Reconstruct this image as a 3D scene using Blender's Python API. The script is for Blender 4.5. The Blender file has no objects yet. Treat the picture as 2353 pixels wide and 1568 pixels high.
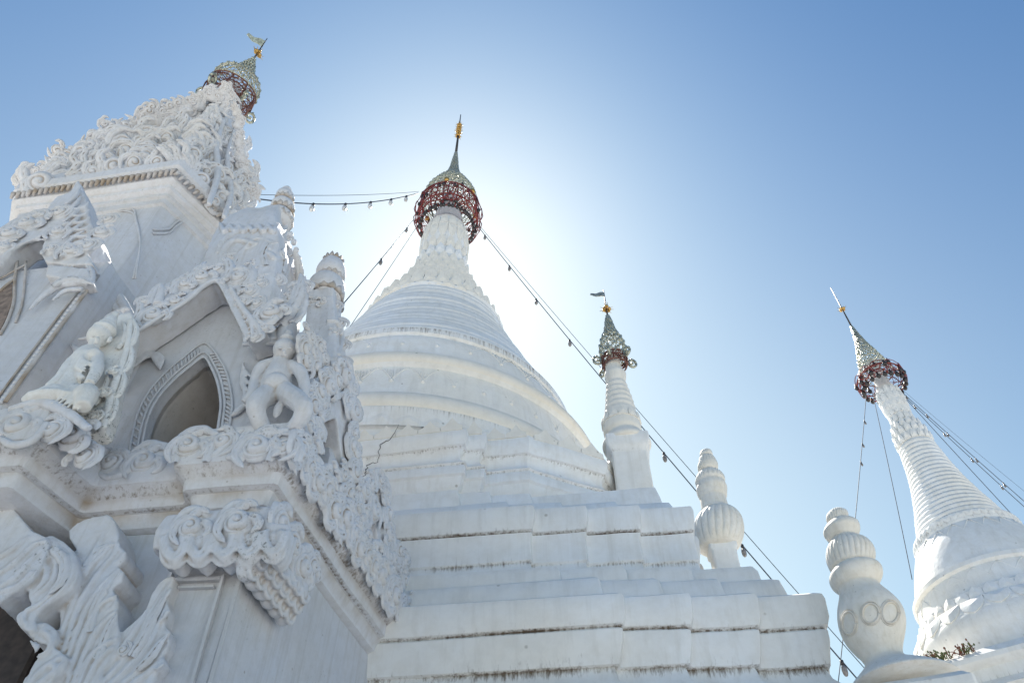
import bpy, math, random
import numpy as np
from mathutils import Vector, noise

# ------------------------------------------------------------------ camera, sky, sun, exposure
F = 1750.0; CX, CY = 1176.0, 784.0            # survey grid: 2352 x 1568 units, focal length in the same units
TH = math.atan(F / 1480.0)                    # camera pitch above the horizon
CT, ST = math.cos(TH), math.sin(TH)
scn = bpy.context.scene
cam = bpy.data.cameras.new("camera")
cam.sensor_width = 36.0; cam.lens = 36.0 * F / 2352.0; cam.clip_start = 0.05; cam.clip_end = 5000
co = bpy.data.objects.new("camera", cam); scn.collection.objects.link(co)
co.location = (0, 0, 0); co.rotation_euler = (math.pi / 2 + TH, 0, 0)   # eye height is the origin, ground is at -1.6
scn.camera = co

def ray(x, y):
    X = x - CX; U = CY - y
    return Vector((X / F, (F * CT - U * ST) / F, (U * CT + F * ST) / F))

SUN = ray(1052, 606).normalized()
elev = math.asin(SUN.z); azim = math.atan2(SUN.x, SUN.y)
w = bpy.data.worlds.new("World"); scn.world = w; w.use_nodes = True
nt = w.node_tree; bg = nt.nodes["Background"]
sky = nt.nodes.new("ShaderNodeTexSky"); sky.sky_type = 'NISHITA'; sky.sun_disc = False
sky.sun_elevation = elev; sky.sun_rotation = azim
sky.altitude = 300; sky.air_density = 1.0; sky.dust_density = 0.5; sky.ozone_density = 2.5
def wn(op, a, b=0.0, clamp=False):
    m = nt.nodes.new('ShaderNodeMath'); m.operation = op; m.use_clamp = clamp
    for i, s_ in ((0, a), (1, b)):
        if hasattr(s_, 'node'): nt.links.new(s_, m.inputs[i])
        else: m.inputs[i].default_value = s_
    return m.outputs[0]
SKY = 0.12                                    # the sky's contrast and its pale lower air, as the camera saw them
sep = nt.nodes.new('ShaderNodeSeparateColor'); nt.links.new(sky.outputs[0], sep.inputs[0])
tcw = nt.nodes.new('ShaderNodeTexCoord'); sx = nt.nodes.new('ShaderNodeSeparateXYZ'); nt.links.new(tcw.outputs['Generated'], sx.inputs[0])
low = wn('SUBTRACT', 1.0, wn('MAXIMUM', sx.outputs[2], .42)); low = wn('MULTIPLY', low, low)
dt = nt.nodes.new('ShaderNodeVectorMath'); dt.operation = 'DOT_PRODUCT'; nt.links.new(tcw.outputs['Generated'], dt.inputs[0]); dt.inputs[1].default_value = SUN
low = wn('MULTIPLY', low, wn('POWER', wn('MAXIMUM', dt.outputs['Value'], 0.0), 5.0))
halo = wn('POWER', wn('MAXIMUM', dt.outputs['Value'], 0.0), 9.0)
cmb = nt.nodes.new('ShaderNodeCombineColor')
for i, (k_, g_, p_) in enumerate(((.93, 1.54, 1.9), (.97, 1.35, 1.65), (.80, 1.09, .8))):
    v_ = wn('POWER', wn('MULTIPLY', sep.outputs[i], SKY), g_)
    v_ = wn('MULTIPLY', v_, k_); v_ = wn('DIVIDE', v_, wn('ADD', 1.0, wn('MULTIPLY', v_, .55)))
    v_ = wn('ADD', v_, wn('ADD', wn('MULTIPLY', low, p_), wn('MULTIPLY', halo, .07)))
    nt.links.new(wn('DIVIDE', wn('MINIMUM', v_, 1.6), SKY), cmb.inputs[i])
nt.links.new(cmb.outputs[0], bg.inputs[0]); bg.inputs[1].default_value = SKY
sl = bpy.data.lights.new("sun", 'SUN'); sl.energy = 5.0; sl.angle = math.radians(0.5); sl.color = (1, .94, .84)
so = bpy.data.objects.new("sun", sl); scn.collection.objects.link(so)
so.rotation_euler = SUN.to_track_quat('Z', 'Y').to_euler()
so.location = (0, 0, 60)
vs = scn.view_settings; vs.view_transform = 'Standard'; vs.look = 'None'; vs.exposure = 1.0; vs.gamma = 1.0
scn.cycles.max_bounces = 8; scn.cycles.diffuse_bounces = 5

# ------------------------------------------------------------------ helpers
rnd = random.Random(7)
V = Vector
def link(o): scn.collection.objects.link(o); return o
def tag(o, label=None, cat=None, group=None, kind=None):
    for k, v in (("label", label), ("category", cat), ("group", group), ("kind", kind)):
        if v: o[k] = v
    return o
def thing(name, label, cat, loc=(0, 0, 0), group=None):
    o = link(bpy.data.objects.new(name, None)); o.empty_display_size = .2; o.location = loc
    return tag(o, label, cat, group)

class MB:
    """collects geometry in world metres, with a stain weight per vertex"""
    def __init__(s): s.v = []; s.f = []; s.st = []; s.crisp = None
    def add(s, vs_, fs, st=None):
        b = len(s.v); s.v += [tuple(p) for p in vs_]; s.f += [tuple(i + b for i in f) for f in fs]
        s.st += list(st) if st is not None else [0.0] * len(vs_)
    def build(s, name, mat, parent=None, smooth=True, mods=None, angle=None):
        root = parent
        while root is not None and root.parent is not None: root = root.parent
        base = V(root.location) if root is not None else V((0, 0, 0))
        me = bpy.data.meshes.new(name)
        me.from_pydata([(p[0] - base.x, p[1] - base.y, p[2] - base.z) for p in s.v], [], s.f)
        at = me.attributes.new("stain", 'FLOAT', 'POINT'); at.data.foreach_set("value", s.st)
        me.materials.append(mat)
        me.polygons.foreach_set("use_smooth", [smooth] * len(me.polygons))
        me.update()
        if angle is not None:
            try: me.set_sharp_from_angle(angle=math.radians(angle))
            except Exception: pass
        o = link(bpy.data.objects.new(name, me))
        if parent is not None:
            o.parent = parent
            if parent.data is not None: pass
        return o

def catmull(P, n=6):
    P = [V(p) for p in P]
    if len(P) < 3: return P
    Q = [P[0] * 2 - P[1]] + P + [P[-1] * 2 - P[-2]]; out = []
    for i in range(1, len(Q) - 2):
        a, b, c, d = Q[i - 1:i + 3]
        for k in range(n):
            t = k / n
            out.append(.5 * ((2 * b) + (c - a) * t + (2 * a - 5 * b + 4 * c - d) * t * t + (3 * b - a - 3 * c + d) * t ** 3))
    out.append(P[-1]); return out
def lerp(L, t):
    if not hasattr(L, '__len__'): return L
    x = t * (len(L) - 1); i = min(int(x), len(L) - 2) if len(L) > 1 else 0
    return L[i] + (L[min(i + 1, len(L) - 1)] - L[i]) * (x - i)
def tube(mb, pts, rad, seg=6, nrm=None, flat=1.0, st=0.0):
    """tube along pts; rad is a radius or a list; with nrm the section is flattened along it"""
    n = len(pts); vs_ = []; prev = None
    for i, p in enumerate(pts):
        t = (pts[min(i + 1, n - 1)] - pts[max(i - 1, 0)])
        t = t.normalized() if t.length > 1e-9 else V((0, 0, 1))
        a = nrm if nrm is not None else (prev if prev is not None else (V((0, 0, 1)) if abs(t.z) < .9 else V((1, 0, 0))))
        a = (a - t * a.dot(t))
        a = a.normalized() if a.length > 1e-6 else t.orthogonal().normalized()
        prev = a; b = t.cross(a); r = lerp(rad, i / max(n - 1, 1))
        for k in range(seg):
            an = 2 * math.pi * k / seg
            vs_.append(p + b * (math.cos(an) * r) + a * (math.sin(an) * r * flat))
    fs = [(i * seg + k, i * seg + (k + 1) % seg, (i + 1) * seg + (k + 1) % seg, (i + 1) * seg + k) for i in range(n - 1) for k in range(seg)]
    fs += [tuple(reversed(range(seg))), tuple((n - 1) * seg + k for k in range(seg))]
    mb.add(vs_, fs, [st] * len(vs_))
def blob(mb, p, rx, ry=None, rz=None, seg=10, rings=6, axes=None):
    ry = ry or rx; rz = rz or rx; A = axes or (V((1, 0, 0)), V((0, 1, 0)), V((0, 0, 1)))
    vs_ = [p + A[2] * rz]
    for i in range(1, rings):
        ph = math.pi * i / rings
        for k in range(seg):
            a = 2 * math.pi * k / seg
            vs_.append(p + A[0] * (rx * math.sin(ph) * math.cos(a)) + A[1] * (ry * math.sin(ph) * math.sin(a)) + A[2] * (rz * math.cos(ph)))
    vs_.append(p - A[2] * rz); L = len(vs_) - 1
    fs = [(0, 1 + k, 1 + (k + 1) % seg) for k in range(seg)]
    for i in range(rings - 2):
        for k in range(seg):
            a = 1 + i * seg; fs.append((a + k, a + seg + k, a + seg + (k + 1) % seg, a + (k + 1) % seg))
    a = 1 + (rings - 2) * seg; fs += [(L, a + (k + 1) % seg, a + k) for k in range(seg)]
    mb.add(vs_, fs)
def prism(mb, poly, d):
    """closed prism: poly (list of Vectors) pushed along d"""
    n = len(poly); vs_ = [p for p in poly] + [p + d for p in poly]
    fs = [tuple(range(n)), tuple(reversed(range(n, 2 * n)))] + [(i, i + n, (i + 1) % n + n, (i + 1) % n) for i in range(n)]
    mb.add(vs_, fs)
def revolve(mb, rows, seg=96, wob=0.0, flute=0, fl=0.0, cap=True, seed=0):
    """rows: (center Vector, radius, stain, flute weight)"""
    vs_ = []; st = []
    for (c, r, s_, fw) in rows:
        for k in range(seg):
            a = 2 * math.pi * k / seg; rr = r
            if flute and fw: rr = r * (1 - fl * fw * (1 - abs(math.sin(a * flute / 2))) ** 2)
            if wob: rr += wob * noise.noise(V((math.cos(a) * 1.5 + seed, math.sin(a) * 1.5, c.z * 2.2)))
            vs_.append((c.x + rr * math.cos(a), c.y + rr * math.sin(a), c.z)); st.append(s_)
    n = len(rows)
    fs = [(i * seg + k, i * seg + (k + 1) % seg, (i + 1) * seg + (k + 1) % seg, (i + 1) * seg + k) for i in range(n - 1) for k in range(seg)]
    if cap: fs += [tuple(reversed(range(seg))), tuple((n - 1) * seg + k for k in range(seg))]
    mb.add(vs_, fs, st)
def petals(mb, cx, cy, z, r, n, w, h, out=.03, lean=0.0, th=.03, up=True, ph=0.0, a0=0, a1=2 * math.pi, jit=.12):
    """ring of separate raised petals with a rib, standing round a vertical axis"""
    R = random.Random(int(r * 977 + z * 131 + n))
    for k in range(n):
        a = a0 + (a1 - a0) * (k + ph) / n
        e = V((math.cos(a), math.sin(a), 0)); t = V((-e.y, e.x, 0)); s_ = 1 if up else -1
        hh = h * (1 + jit * (R.random() - .5)); ww = w * (1 + jit * (R.random() - .5))
        o = V((cx, cy, z)) + e * r
        prof = [(-.5, 0), (-.5, .35), (-.42, .6), (-.25, .82), (0, 1.0), (.25, .82), (.42, .6), (.5, .35), (.5, 0)]
        front = [o + t * (x * ww) + V((0, 0, s_ * y * hh)) + e * (out * (1 - .5 * abs(x) * 2) + lean * y * hh) for x, y in prof]
        mid = o + V((0, 0, s_ * .45 * hh)) + e * (out * 1.5 + lean * .45 * hh)
        back = [p - e * (th + out * .5) for p in front]
        vs_ = front + back + [mid]; m = len(prof)
        fs = [(i, i + 1, 2 * m) for i in range(m - 1)] + [(m - 1, 0, 2 * m)] + [(i + m, i, (i + 1) % m, (i + 1) % m + m)[::-1] for i in range(m)] + [tuple(range(2 * m - 1, m - 1, -1))]
        mb.add(vs_, fs)

def petal_ring(parent, mat, *a, **k):
    mb = MB(); petals(mb, *a, **k); return mb.build("petal_moulding", mat, parent, smooth=False)

# ------------------------------------------------------------------ materials
def newmat(name):
    m = bpy.data.materials.new(name); m.use_nodes = True; return m, m.node_tree, m.node_tree.nodes["Principled BSDF"]
def N(t, kind, **kw):
    n = t.nodes.new(kind)
    for k, v in kw.items():
        if k.startswith('i_'): n.inputs[k[2:].replace('_', ' ')].default_value = v
        else: setattr(n, k, v)
    return n
def ramp(t, src, stops):
    r = t.nodes.new('ShaderNodeValToRGB'); e = r.color_ramp.elements
    e[0].position, e[0].color = stops[0][0], (*[stops[0][1]] * 3, 1) if not hasattr(stops[0][1], '__len__') else (*stops[0][1], 1)
    e[1].position, e[1].color = stops[1][0], (*[stops[1][1]] * 3, 1) if not hasattr(stops[1][1], '__len__') else (*stops[1][1], 1)
    t.links.new(src, r.inputs[0]); return r.outputs[0]
def mix(t, fac, a, b, mode='MIX'):
    m = t.nodes.new('ShaderNodeMix'); m.data_type = 'RGBA'; m.blend_type = mode
    for i, s_ in ((0, fac), (6, a), (7, b)):
        if hasattr(s_, 'node'): t.links.new(s_, m.inputs[i])
        elif i == 0: m.inputs[0].default_value = s_
        else: m.inputs[i].default_value = (*s_, 1)
    return m.outputs[2]
def math_(t, op, a, b=0.0):
    m = t.nodes.new('ShaderNodeMath'); m.operation = op
    for i, s_ in ((0, a), (1, b)):
        if hasattr(s_, 'node'): t.links.new(s_, m.inputs[i])
        else: m.inputs[i].default_value = s_
    return m.outputs[0]
def plaster(name, base, warm, scale=1.0, mould=0.0, bump=.25, streak=1.0, fine=1.0, dirt=0.0, blotch=.5, spots=()):
    """lime-washed plaster: warm and cool patches, rain streaks below ledges, mould specks, trowel bumps"""
    m, t, b = newmat(name); L = t.links.new
    tc = N(t, 'ShaderNodeTexCoord'); geo = N(t, 'ShaderNodeNewGeometry')
    pos = geo.outputs['Position']
    n1 = N(t, 'ShaderNodeTexNoise', i_Scale=.9 * scale, i_Detail=5.0, i_Roughness=.6); L(pos, n1.inputs['Vector'])
    patch = ramp(t, n1.outputs[0], [(.4, 0), (.68, 1)])
    col = mix(t, math_(t, 'MULTIPLY', patch, blotch), base, warm)
    n2 = N(t, 'ShaderNodeTexNoise', i_Scale=9 * scale, i_Detail=8.0, i_Roughness=.7); L(pos, n2.inputs['Vector'])
    col = mix(t, math_(t, 'MULTIPLY', ramp(t, n2.outputs[0], [(.42, 0), (.75, 1)]), .45), col, tuple(c * .78 for c in warm))
    mp = N(t, 'ShaderNodeMapping'); mp.inputs['Scale'].default_value = (14, 14, .5); L(pos, mp.inputs[0])
    n3 = N(t, 'ShaderNodeTexNoise', i_Scale=1.0 * scale, i_Detail=4.0, i_Roughness=.65); L(mp.outputs[0], n3.inputs['Vector'])
    col = mix(t, math_(t, 'MULTIPLY', ramp(t, n3.outputs[0], [(.5, 0), (.72, 1)]), .22 * streak), col, tuple(c * .7 for c in warm))
    at = N(t, 'ShaderNodeAttribute', attribute_name="stain")
    mp2 = N(t, 'ShaderNodeMapping'); mp2.inputs['Scale'].default_value = (30 * fine, 30 * fine, .9); L(pos, mp2.inputs[0])
    n4 = N(t, 'ShaderNodeTexNoise', i_Scale=1.0, i_Detail=5.0, i_Roughness=.75); L(mp2.outputs[0], n4.inputs['Vector'])
    n8 = N(t, 'ShaderNodeTexNoise', i_Scale=1.1, i_Detail=3.0); L(pos, n8.inputs['Vector'])
    var_ = math_(t, 'ADD', .62, math_(t, 'MULTIPLY', ramp(t, n8.outputs[0], [(.35, 0), (.65, 1)]), .6))
    s_ = math_(t, 'ADD', math_(t, 'MULTIPLY', at.outputs['Fac'], var_), math_(t, 'MULTIPLY', math_(t, 'SUBTRACT', n4.outputs[0], .5), 2.2))
    s_ = math_(t, 'MULTIPLY', ramp(t, s_, [(.45, 0), (1.15, 1)]), math_(t, 'MINIMUM', math_(t, 'MULTIPLY', at.outputs['Fac'], 2.0), 1.0))
    col = mix(t, s_, col, (.16, .12, .085))
    if dirt:
        po = math_(t, 'MULTIPLY', ramp(t, geo.outputs['Pointiness'], [(.44, 1), (.498, 0)]), dirt)
        n6 = N(t, 'ShaderNodeTexNoise', i_Scale=5.0, i_Detail=4.0); L(pos, n6.inputs['Vector'])
        po = math_(t, 'MULTIPLY', po, ramp(t, n6.outputs[0], [(.35, .25), (.65, 1)]))
        col = mix(t, po, col, (.33, .25, .17))
    if mould:
        n5 = N(t, 'ShaderNodeTexNoise', i_Scale=38.0, i_Detail=6.0, i_Roughness=.75); L(pos, n5.inputs['Vector'])
        n7 = N(t, 'ShaderNodeTexNoise', i_Scale=1.7, i_Detail=3.0); L(pos, n7.inputs['Vector'])
        n7f = n7.outputs[0]
        for (sx_, sy_, sz_, sr_) in spots:
            vd_ = N(t, 'ShaderNodeVectorMath', operation='DISTANCE'); L(pos, vd_.inputs[0]); vd_.inputs[1].default_value = (sx_, sy_, sz_)
            n7f = math_(t, 'ADD', n7f, math_(t, 'MULTIPLY', math_(t, 'MAXIMUM', math_(t, 'SUBTRACT', 1.0, math_(t, 'DIVIDE', vd_.outputs['Value'], sr_)), 0.0), .45))
        k = math_(t, 'MULTIPLY', ramp(t, n5.outputs[0], [(.55 if spots else .58, 0), (.64 if spots else .66, 1)]), ramp(t, n7f, [(.60 if spots else .50, 0), (.76 if spots else .62, 1)]))
        col = mix(t, math_(t, 'MULTIPLY', k, mould), col, (.05, .055, .04))
    # scattered pin-prick specks
    sp = N(t, 'ShaderNodeTexVoronoi', i_Scale=5.5 * scale); L(pos, sp.inputs['Vector'])
    spd = ramp(t, sp.outputs['Distance'], [(.035, 1), (.07, 0)])
    col = mix(t, math_(t, 'MULTIPLY', spd, .5), col, (.2, .17, .13))
    L(col, b.inputs['Base Color']); b.inputs['Roughness'].default_value = .62
    b.inputs['Specular IOR Level'].default_value = .3
    bn = N(t, 'ShaderNodeTexNoise', i_Scale=16 * scale, i_Detail=8.0, i_Roughness=.6); L(pos, bn.inputs['Vector'])
    bn2 = N(t, 'ShaderNodeTexNoise', i_Scale=3.2 * scale, i_Detail=3.0); L(pos, bn2.inputs['Vector'])
    h = math_(t, 'ADD', math_(t, 'MULTIPLY', bn.outputs[0], .4), math_(t, 'MULTIPLY', bn2.outputs[0], 1.0))
    bp = N(t, 'ShaderNodeBump', i_Strength=bump, i_Distance=.05); L(h, bp.inputs['Height']); L(bp.outputs[0], b.inputs['Normal'])
    return m
def simple(name, col, rough=.5, metal=0.0, var=.3, scale=20):
    m, t, b = newmat(name); geo = N(t, 'ShaderNodeNewGeometry')
    n1 = N(t, 'ShaderNodeTexNoise', i_Scale=float(scale), i_Detail=4.0); t.links.new(geo.outputs['Position'], n1.inputs['Vector'])
    c = mix(t, ramp(t, n1.outputs[0], [(.35, 0), (.65, 1)]), tuple(x * (1 - var) for x in col), tuple(min(1, x * (1 + var)) for x in col))
    t.links.new(c, b.inputs['Base Color']); b.inputs['Roughness'].default_value = rough; b.inputs['Metallic'].default_value = metal
    return m
SPOTS = [(*(ray(215, 1010) * (3.85 / ray(215, 1010).y)), .32), (*(ray(15, 1010) * (3.6 / ray(15, 1010).y)), .22), (*(ray(270, 860) * (3.9 / ray(270, 860).y)), .22), (*(ray(120, 1220) * (3.8 / ray(120, 1220).y)), .20), (*(ray(620, 1000) * (3.8 / ray(620, 1000).y)), .14)]
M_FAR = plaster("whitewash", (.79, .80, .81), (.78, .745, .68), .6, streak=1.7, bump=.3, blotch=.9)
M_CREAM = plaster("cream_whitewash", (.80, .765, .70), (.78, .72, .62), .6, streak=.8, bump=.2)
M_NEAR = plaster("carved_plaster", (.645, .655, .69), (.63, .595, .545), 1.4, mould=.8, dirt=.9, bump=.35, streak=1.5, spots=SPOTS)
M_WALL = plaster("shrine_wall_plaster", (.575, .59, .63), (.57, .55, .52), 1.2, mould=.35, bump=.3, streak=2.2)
M_STONE = plaster("mouldy_statue_plaster", (.76, .76, .74), (.74, .69, .60), 2.0, mould=.9, dirt=.6, bump=.3, spots=SPOTS)
M_FIN = plaster("cream_finial_plaster", (.78, .76, .72), (.76, .68, .54), 2.0, mould=.2, dirt=.3, bump=.2, streak=1.6)
M_SILVER = simple("silvered_tin", (.42, .42, .34), .42, .7)
M_RED = simple("red_lacquer_iron", (.20, .035, .03), .45, .2)
M_RUST = simple("faded_red_iron", (.17, .075, .06), .5, .4)
M_GOLD = simple("gilt_tin", (.52, .32, .10), .4, .8)
M_DARK = simple("dark_iron", (.05, .045, .045), .5, .4)
M_CABLE = simple("grey_cable", (.06, .07, .09), .6)
M_BULB = simple("bulb_glass", (.22, .2, .19), .15)
M_PALE = simple("pale_bulb_glass", (.55, .55, .55), .15)
M_WEED = simple("reddish_weed", (.16, .06, .035), .8)
M_GREEN = simple("green_weed", (.10, .12, .04), .8)
M_CRACK = simple("open_crack", (.05, .045, .04), .9)

# ------------------------------------------------------------------ ground
g = MB(); S = 1500
g.add([(-S, -S, -1.6), (S, -S, -1.6), (S, S, -1.6), (-S, S, -1.6)], [(0, 1, 2, 3)])
m, t_, b_ = newmat("pale_paving"); geo = N(t_, 'ShaderNodeNewGeometry')
br = N(t_, 'ShaderNodeTexBrick', i_Scale=1.0); br.inputs['Color1'].default_value = (.58, .57, .55, 1); br.inputs['Color2'].default_value = (.53, .52, .50, 1); br.inputs['Mortar'].default_value = (.25, .23, .2, 1)
br.inputs['Mortar Size'].default_value = .01; t_.links.new(geo.outputs['Position'], br.inputs['Vector']); t_.links.new(br.outputs[0], b_.inputs['Base Color'])
tag(g.build("ground", m, smooth=False), kind='structure')

# ------------------------------------------------------------------ main stupa
AX, AY = -1.768, 11.0
stupa = thing("stupa", "great white ringed stupa on a broad stepped terrace, crowned by a red and silver cage", "stupa", (AX, AY, -1.6))
PH = math.radians(7); E1 = V((math.cos(PH), -math.sin(PH), 0)); EN = V((-math.sin(PH), -math.cos(PH), 0))
def terrace(name, prof, a, step=.07, mat=None, shift=0.0):
    """prof: (R, z, stain); a: half widths of the first segments at the reference R (redented square plan)"""
    mb = MB(); R0 = prof[0][0] if shift == 0 else shift
    k = len(a)
    def plan(R):
        d = R - R0
        q = []
        for i in range(k):                                       # front, centre to right corner
            q.append((a[i] + d, R - i * step)); q.append((a[i] + d, R - (i + 1) * step))
        last = R - k * step
        q[-1] = (last, last) if False else q[-1]
        q.append((last, last))
        right = [(y, x) for x, y in reversed(q[:-1])]
        quad = q + right
        pts = []
        for rot in range(4):
            c_, s_ = [(1, 0), (0, 1), (-1, 0), (0, -1)][rot]
            for x, y in quad:
                # x along E1, y along EN (towards the camera); turn by 90 degrees each time
                X = x * c_ - y * s_ * -1; Y = -x * s_ + y * c_
                pts.append((X, Y))
        return pts
    # round corners and subdivide with a fixed count so every level matches
    def dense(pts):
        out = []; n = len(pts)
        for i in range(n):
            p = V((*pts[i], 0)); a_ = V((*pts[i - 1], 0)); b_ = V((*pts[(i + 1) % n], 0))
            la, lb = (a_ - p).length, (b_ - p).length
            r = min(.025, la * .3, lb * .3)
            u = (a_ - p).normalized() if la > 1e-6 else V((0, 0, 0)); v_ = (b_ - p).normalized() if lb > 1e-6 else V((0, 0, 0))
            s0, s1 = p + u * r, p + v_ * r
            out += [s0, (s0 + s1 + p * 2) / 4, s1]
            m_ = 8
            nx = pts[(i + 1) % n]; q = V((*nx, 0)); lq = (q - p).length
            rr = min(.025, lq * .3)
            e0, e1 = s1, (q + (p - q).normalized() * rr if lq > 1e-6 else q)
            for j in range(1, m_): out.append(e0.lerp(e1, j / m_))
        return out
    rings = []; st = []
    for (R, z, s_) in prof:
        D = dense(plan(R)); ring = []
        for p in D:
            wpos = V((AX, AY, 0)) + E1 * p.x + EN * p.y; wpos.z = z
            nz = noise.noise(V((wpos.x * 1.3, wpos.y * 1.3, z * 3 + 5)))
            nz2 = noise.noise(V((wpos.x * 5, wpos.y * 5, z * 2 + 9)))
            wpos = wpos + (wpos - V((AX, AY, z))).normalized() * (nz * .010 + nz2 * .005); wpos.z = z + nz * .010 + nz2 * .004
            ring.append(wpos)
        rings.append(ring); st += [s_] * len(ring)
    n = len(rings[0]); vs_ = [p for r in rings for p in r]
    fs = [(i * n + j, (i + 1) * n + j, (i + 1) * n + (j + 1) % n, i * n + (j + 1) % n) for i in range(len(rings) - 1) for j in range(n)]
    mb.add(vs_, fs, st)
    # lid
    c = len(mb.v); mb.v.append((AX, AY, prof[-1][1])); mb.st.append(0)
    o = (len(rings) - 1) * n
    mb.f += [(o + j, c, o + (j + 1) % n) for j in range(n)]
    return mb.build(name, mat or M_FAR, stupa, angle=40)

def A3(w1, R, k=3, end=None, step=.07):
    e = R - k * step
    return [w1 + (e - w1) * i / k for i in range(k)]
# widths solved from the survey; profiles run from the bottom up
terrace("lower_terrace", [(5.3, -1.6, 0), (5.3, 2.1, 0), (5.27, 2.4, .1), (5.12, 2.60, .0), (5.02, 2.74, .15), (5.0, 2.84, .9), (5.035, 2.85, .45), (5.06, 2.95, .15), (5.08, 3.03, 0), (5.085, 3.10, .25), (5.06, 3.128, 1.0), (5.095, 3.14, .35), (5.12, 3.2, .12), (5.13, 3.34, 0), (5.12, 3.385, 0), (5.085, 3.41, 0), (4.8, 3.42, 0)], A3(3.25, 5.06), shift=5.06)
terrace("terrace_step", [(4.93, 3.38, 0), (4.90, 3.56, 0), (4.885, 3.68, 0), (4.855, 3.71, 0), (4.6, 3.72, 0)], A3(3.12, 4.87), shift=4.87)
terrace("terrace_step", [(4.77, 3.70, 0), (4.76, 3.86, 0), (4.73, 3.93, 0), (4.4, 3.94, 0)], A3(2.80, 4.76), shift=4.76)
terrace("middle_terrace", [(4.50, 3.92, 0), (4.47, 4.04, 0), (4.37, 4.13, 0), (4.33, 4.2, .15), (4.32, 4.27, .7), (4.34, 4.29, .3), (4.335, 4.4, .1), (4.33, 4.53, .1), (4.345, 4.60, .25), (4.31, 4.625, 1.0), (4.35, 4.64, .4), (4.37, 4.72, .1), (4.38, 4.86, 0), (4.37, 4.91, 0), (4.34, 4.93, 0), (4.1, 4.94, 0)], A3(2.52, 4.35), shift=4.35)
terrace("terrace_step", [(4.25, 4.9, 0), (4.22, 5.0, 0), (4.18, 5.12, 0), (4.12, 5.17, 0), (3.9, 5.18, 0)], A3(2.26, 4.2), shift=4.2)
terrace("terrace_step", [(4.12, 5.14, 0), (4.10, 5.28, 0), (4.07, 5.42, 0), (3.85, 5.43, 0)], [1.7, 2.05, 2.5], shift=4.1)

# octagonal drum below the dome: plan corners in world metres, front left to right then round the back
plan8 = [(-4.4, 7.83), (-.62, 7.20), (-.60, 7.31), (-.38, 7.28), (-.36, 7.41), (.20, 7.33), (.26, 7.38), (1.20, 7.78), (1.22, 7.88), (2.1, 9.6), (2.1, 12.4), (.4, 14.6), (-4.2, 14.6), (-5.6, 12.6), (-5.6, 9.3)]
def drum(prof, mat):
    mb = MB(); c = V((AX, AY, 0)); rings = []; st = []
    n = len(plan8); edges = []
    for i in range(n):
        a, b = V((*plan8[i], 0)), V((*plan8[(i + 1) % n], 0)); d = (b - a).normalized()
        edges.append((a, b, V((d.y, -d.x, 0))))
    for (o_, z, s_) in prof:
        pts = []
        for i in range(n):
            na, nb = edges[i - 1][2], edges[i][2]
            k = 1 + na.dot(nb); mv = (na + nb) / max(k, .4)
            pts.append(V((*plan8[i], 0)) + mv * o_)
        ring = []
        for i in range(n):
            p, q = pts[i], pts[(i + 1) % n]
            for j in range(12):
                tt = [0, .012, .06, .15, .25, .36, .47, .58, .69, .8, .92, .985][j]
                w_ = p.lerp(q, tt); w_.z = z
                nz = noise.noise(V((w_.x * 1.3, w_.y * 1.3, z * 3)))
                w_ = w_ + (w_ - V((AX, AY, z))).normalized() * nz * .018; w_.z = z + nz * .015
                ring.append(w_)
        rings.append(ring); st += [s_] * len(ring)
    m_ = len(rings[0])
    mb.add([p for r in rings for p in r], [(i * m_ + j, i * m_ + (j + 1) % m_, (i + 1) * m_ + (j + 1) % m_, (i + 1) * m_ + j) for i in range(len(rings) - 1) for j in range(m_)], st)
    cc = len(mb.v); mb.v.append((AX, AY, prof[-1][1])); mb.st.append(0); o = (len(rings) - 1) * m_
    mb.f += [(o + j, o + (j + 1) % m_, cc) for j in range(m_)]
    return mb
drum([(.14, 5.40, 0), (.12, 5.55, 0), (.0, 5.66, 0), (-.06, 5.8, 0), (.0, 5.86, 0), (.02, 5.98, .2), (.05, 6.0, 0), (.06, 6.1, 0), (.03, 6.16, .6), (.06, 6.18, .35), (.0, 6.24, 0), (-.04, 6.32, 0), (-.04, 6.4, .15), (.0, 6.47, .5), (.03, 6.48, .2), (.06, 6.56, 0), (.07, 6.66, 0), (.05, 6.74, 0), (-.1, 6.76, 0)], M_FAR).build("drum", M_FAR, stupa, angle=40)
# crest of teeth on the drum's edge
n8 = len(plan8)
for i in (0, 2, 4, 6, 7, 8, 9):
    a, b = V((*plan8[i], 0)), V((*plan8[(i + 1) % n8], 0))
    Ld = (b - a).length
    if Ld < .15 : continue
    cr = MB()
    d = (b - a).normalized(); nn = V((d.y, -d.x, 0)); q = max(1, round(Ld / .30))
    for k in range(q):
        c = a + d * ((k + .5) * Ld / q) - nn * -.065; c.z = 6.71; hw = Ld / q * .49; h = .23 * rnd.uniform(.88, 1.1)
        poly = [c + d * (x * hw) + V((0, 0, y * h)) for x, y in [(-1, 0), (-.95, .35), (-.6, .45), (-.3, .7), (0, 1), (.3, .7), (.6, .45), (.95, .35), (1, 0)]]
        prism(cr, poly, -nn * .08)
    cr.build("crest", M_CREAM, stupa, smooth=False)

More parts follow.
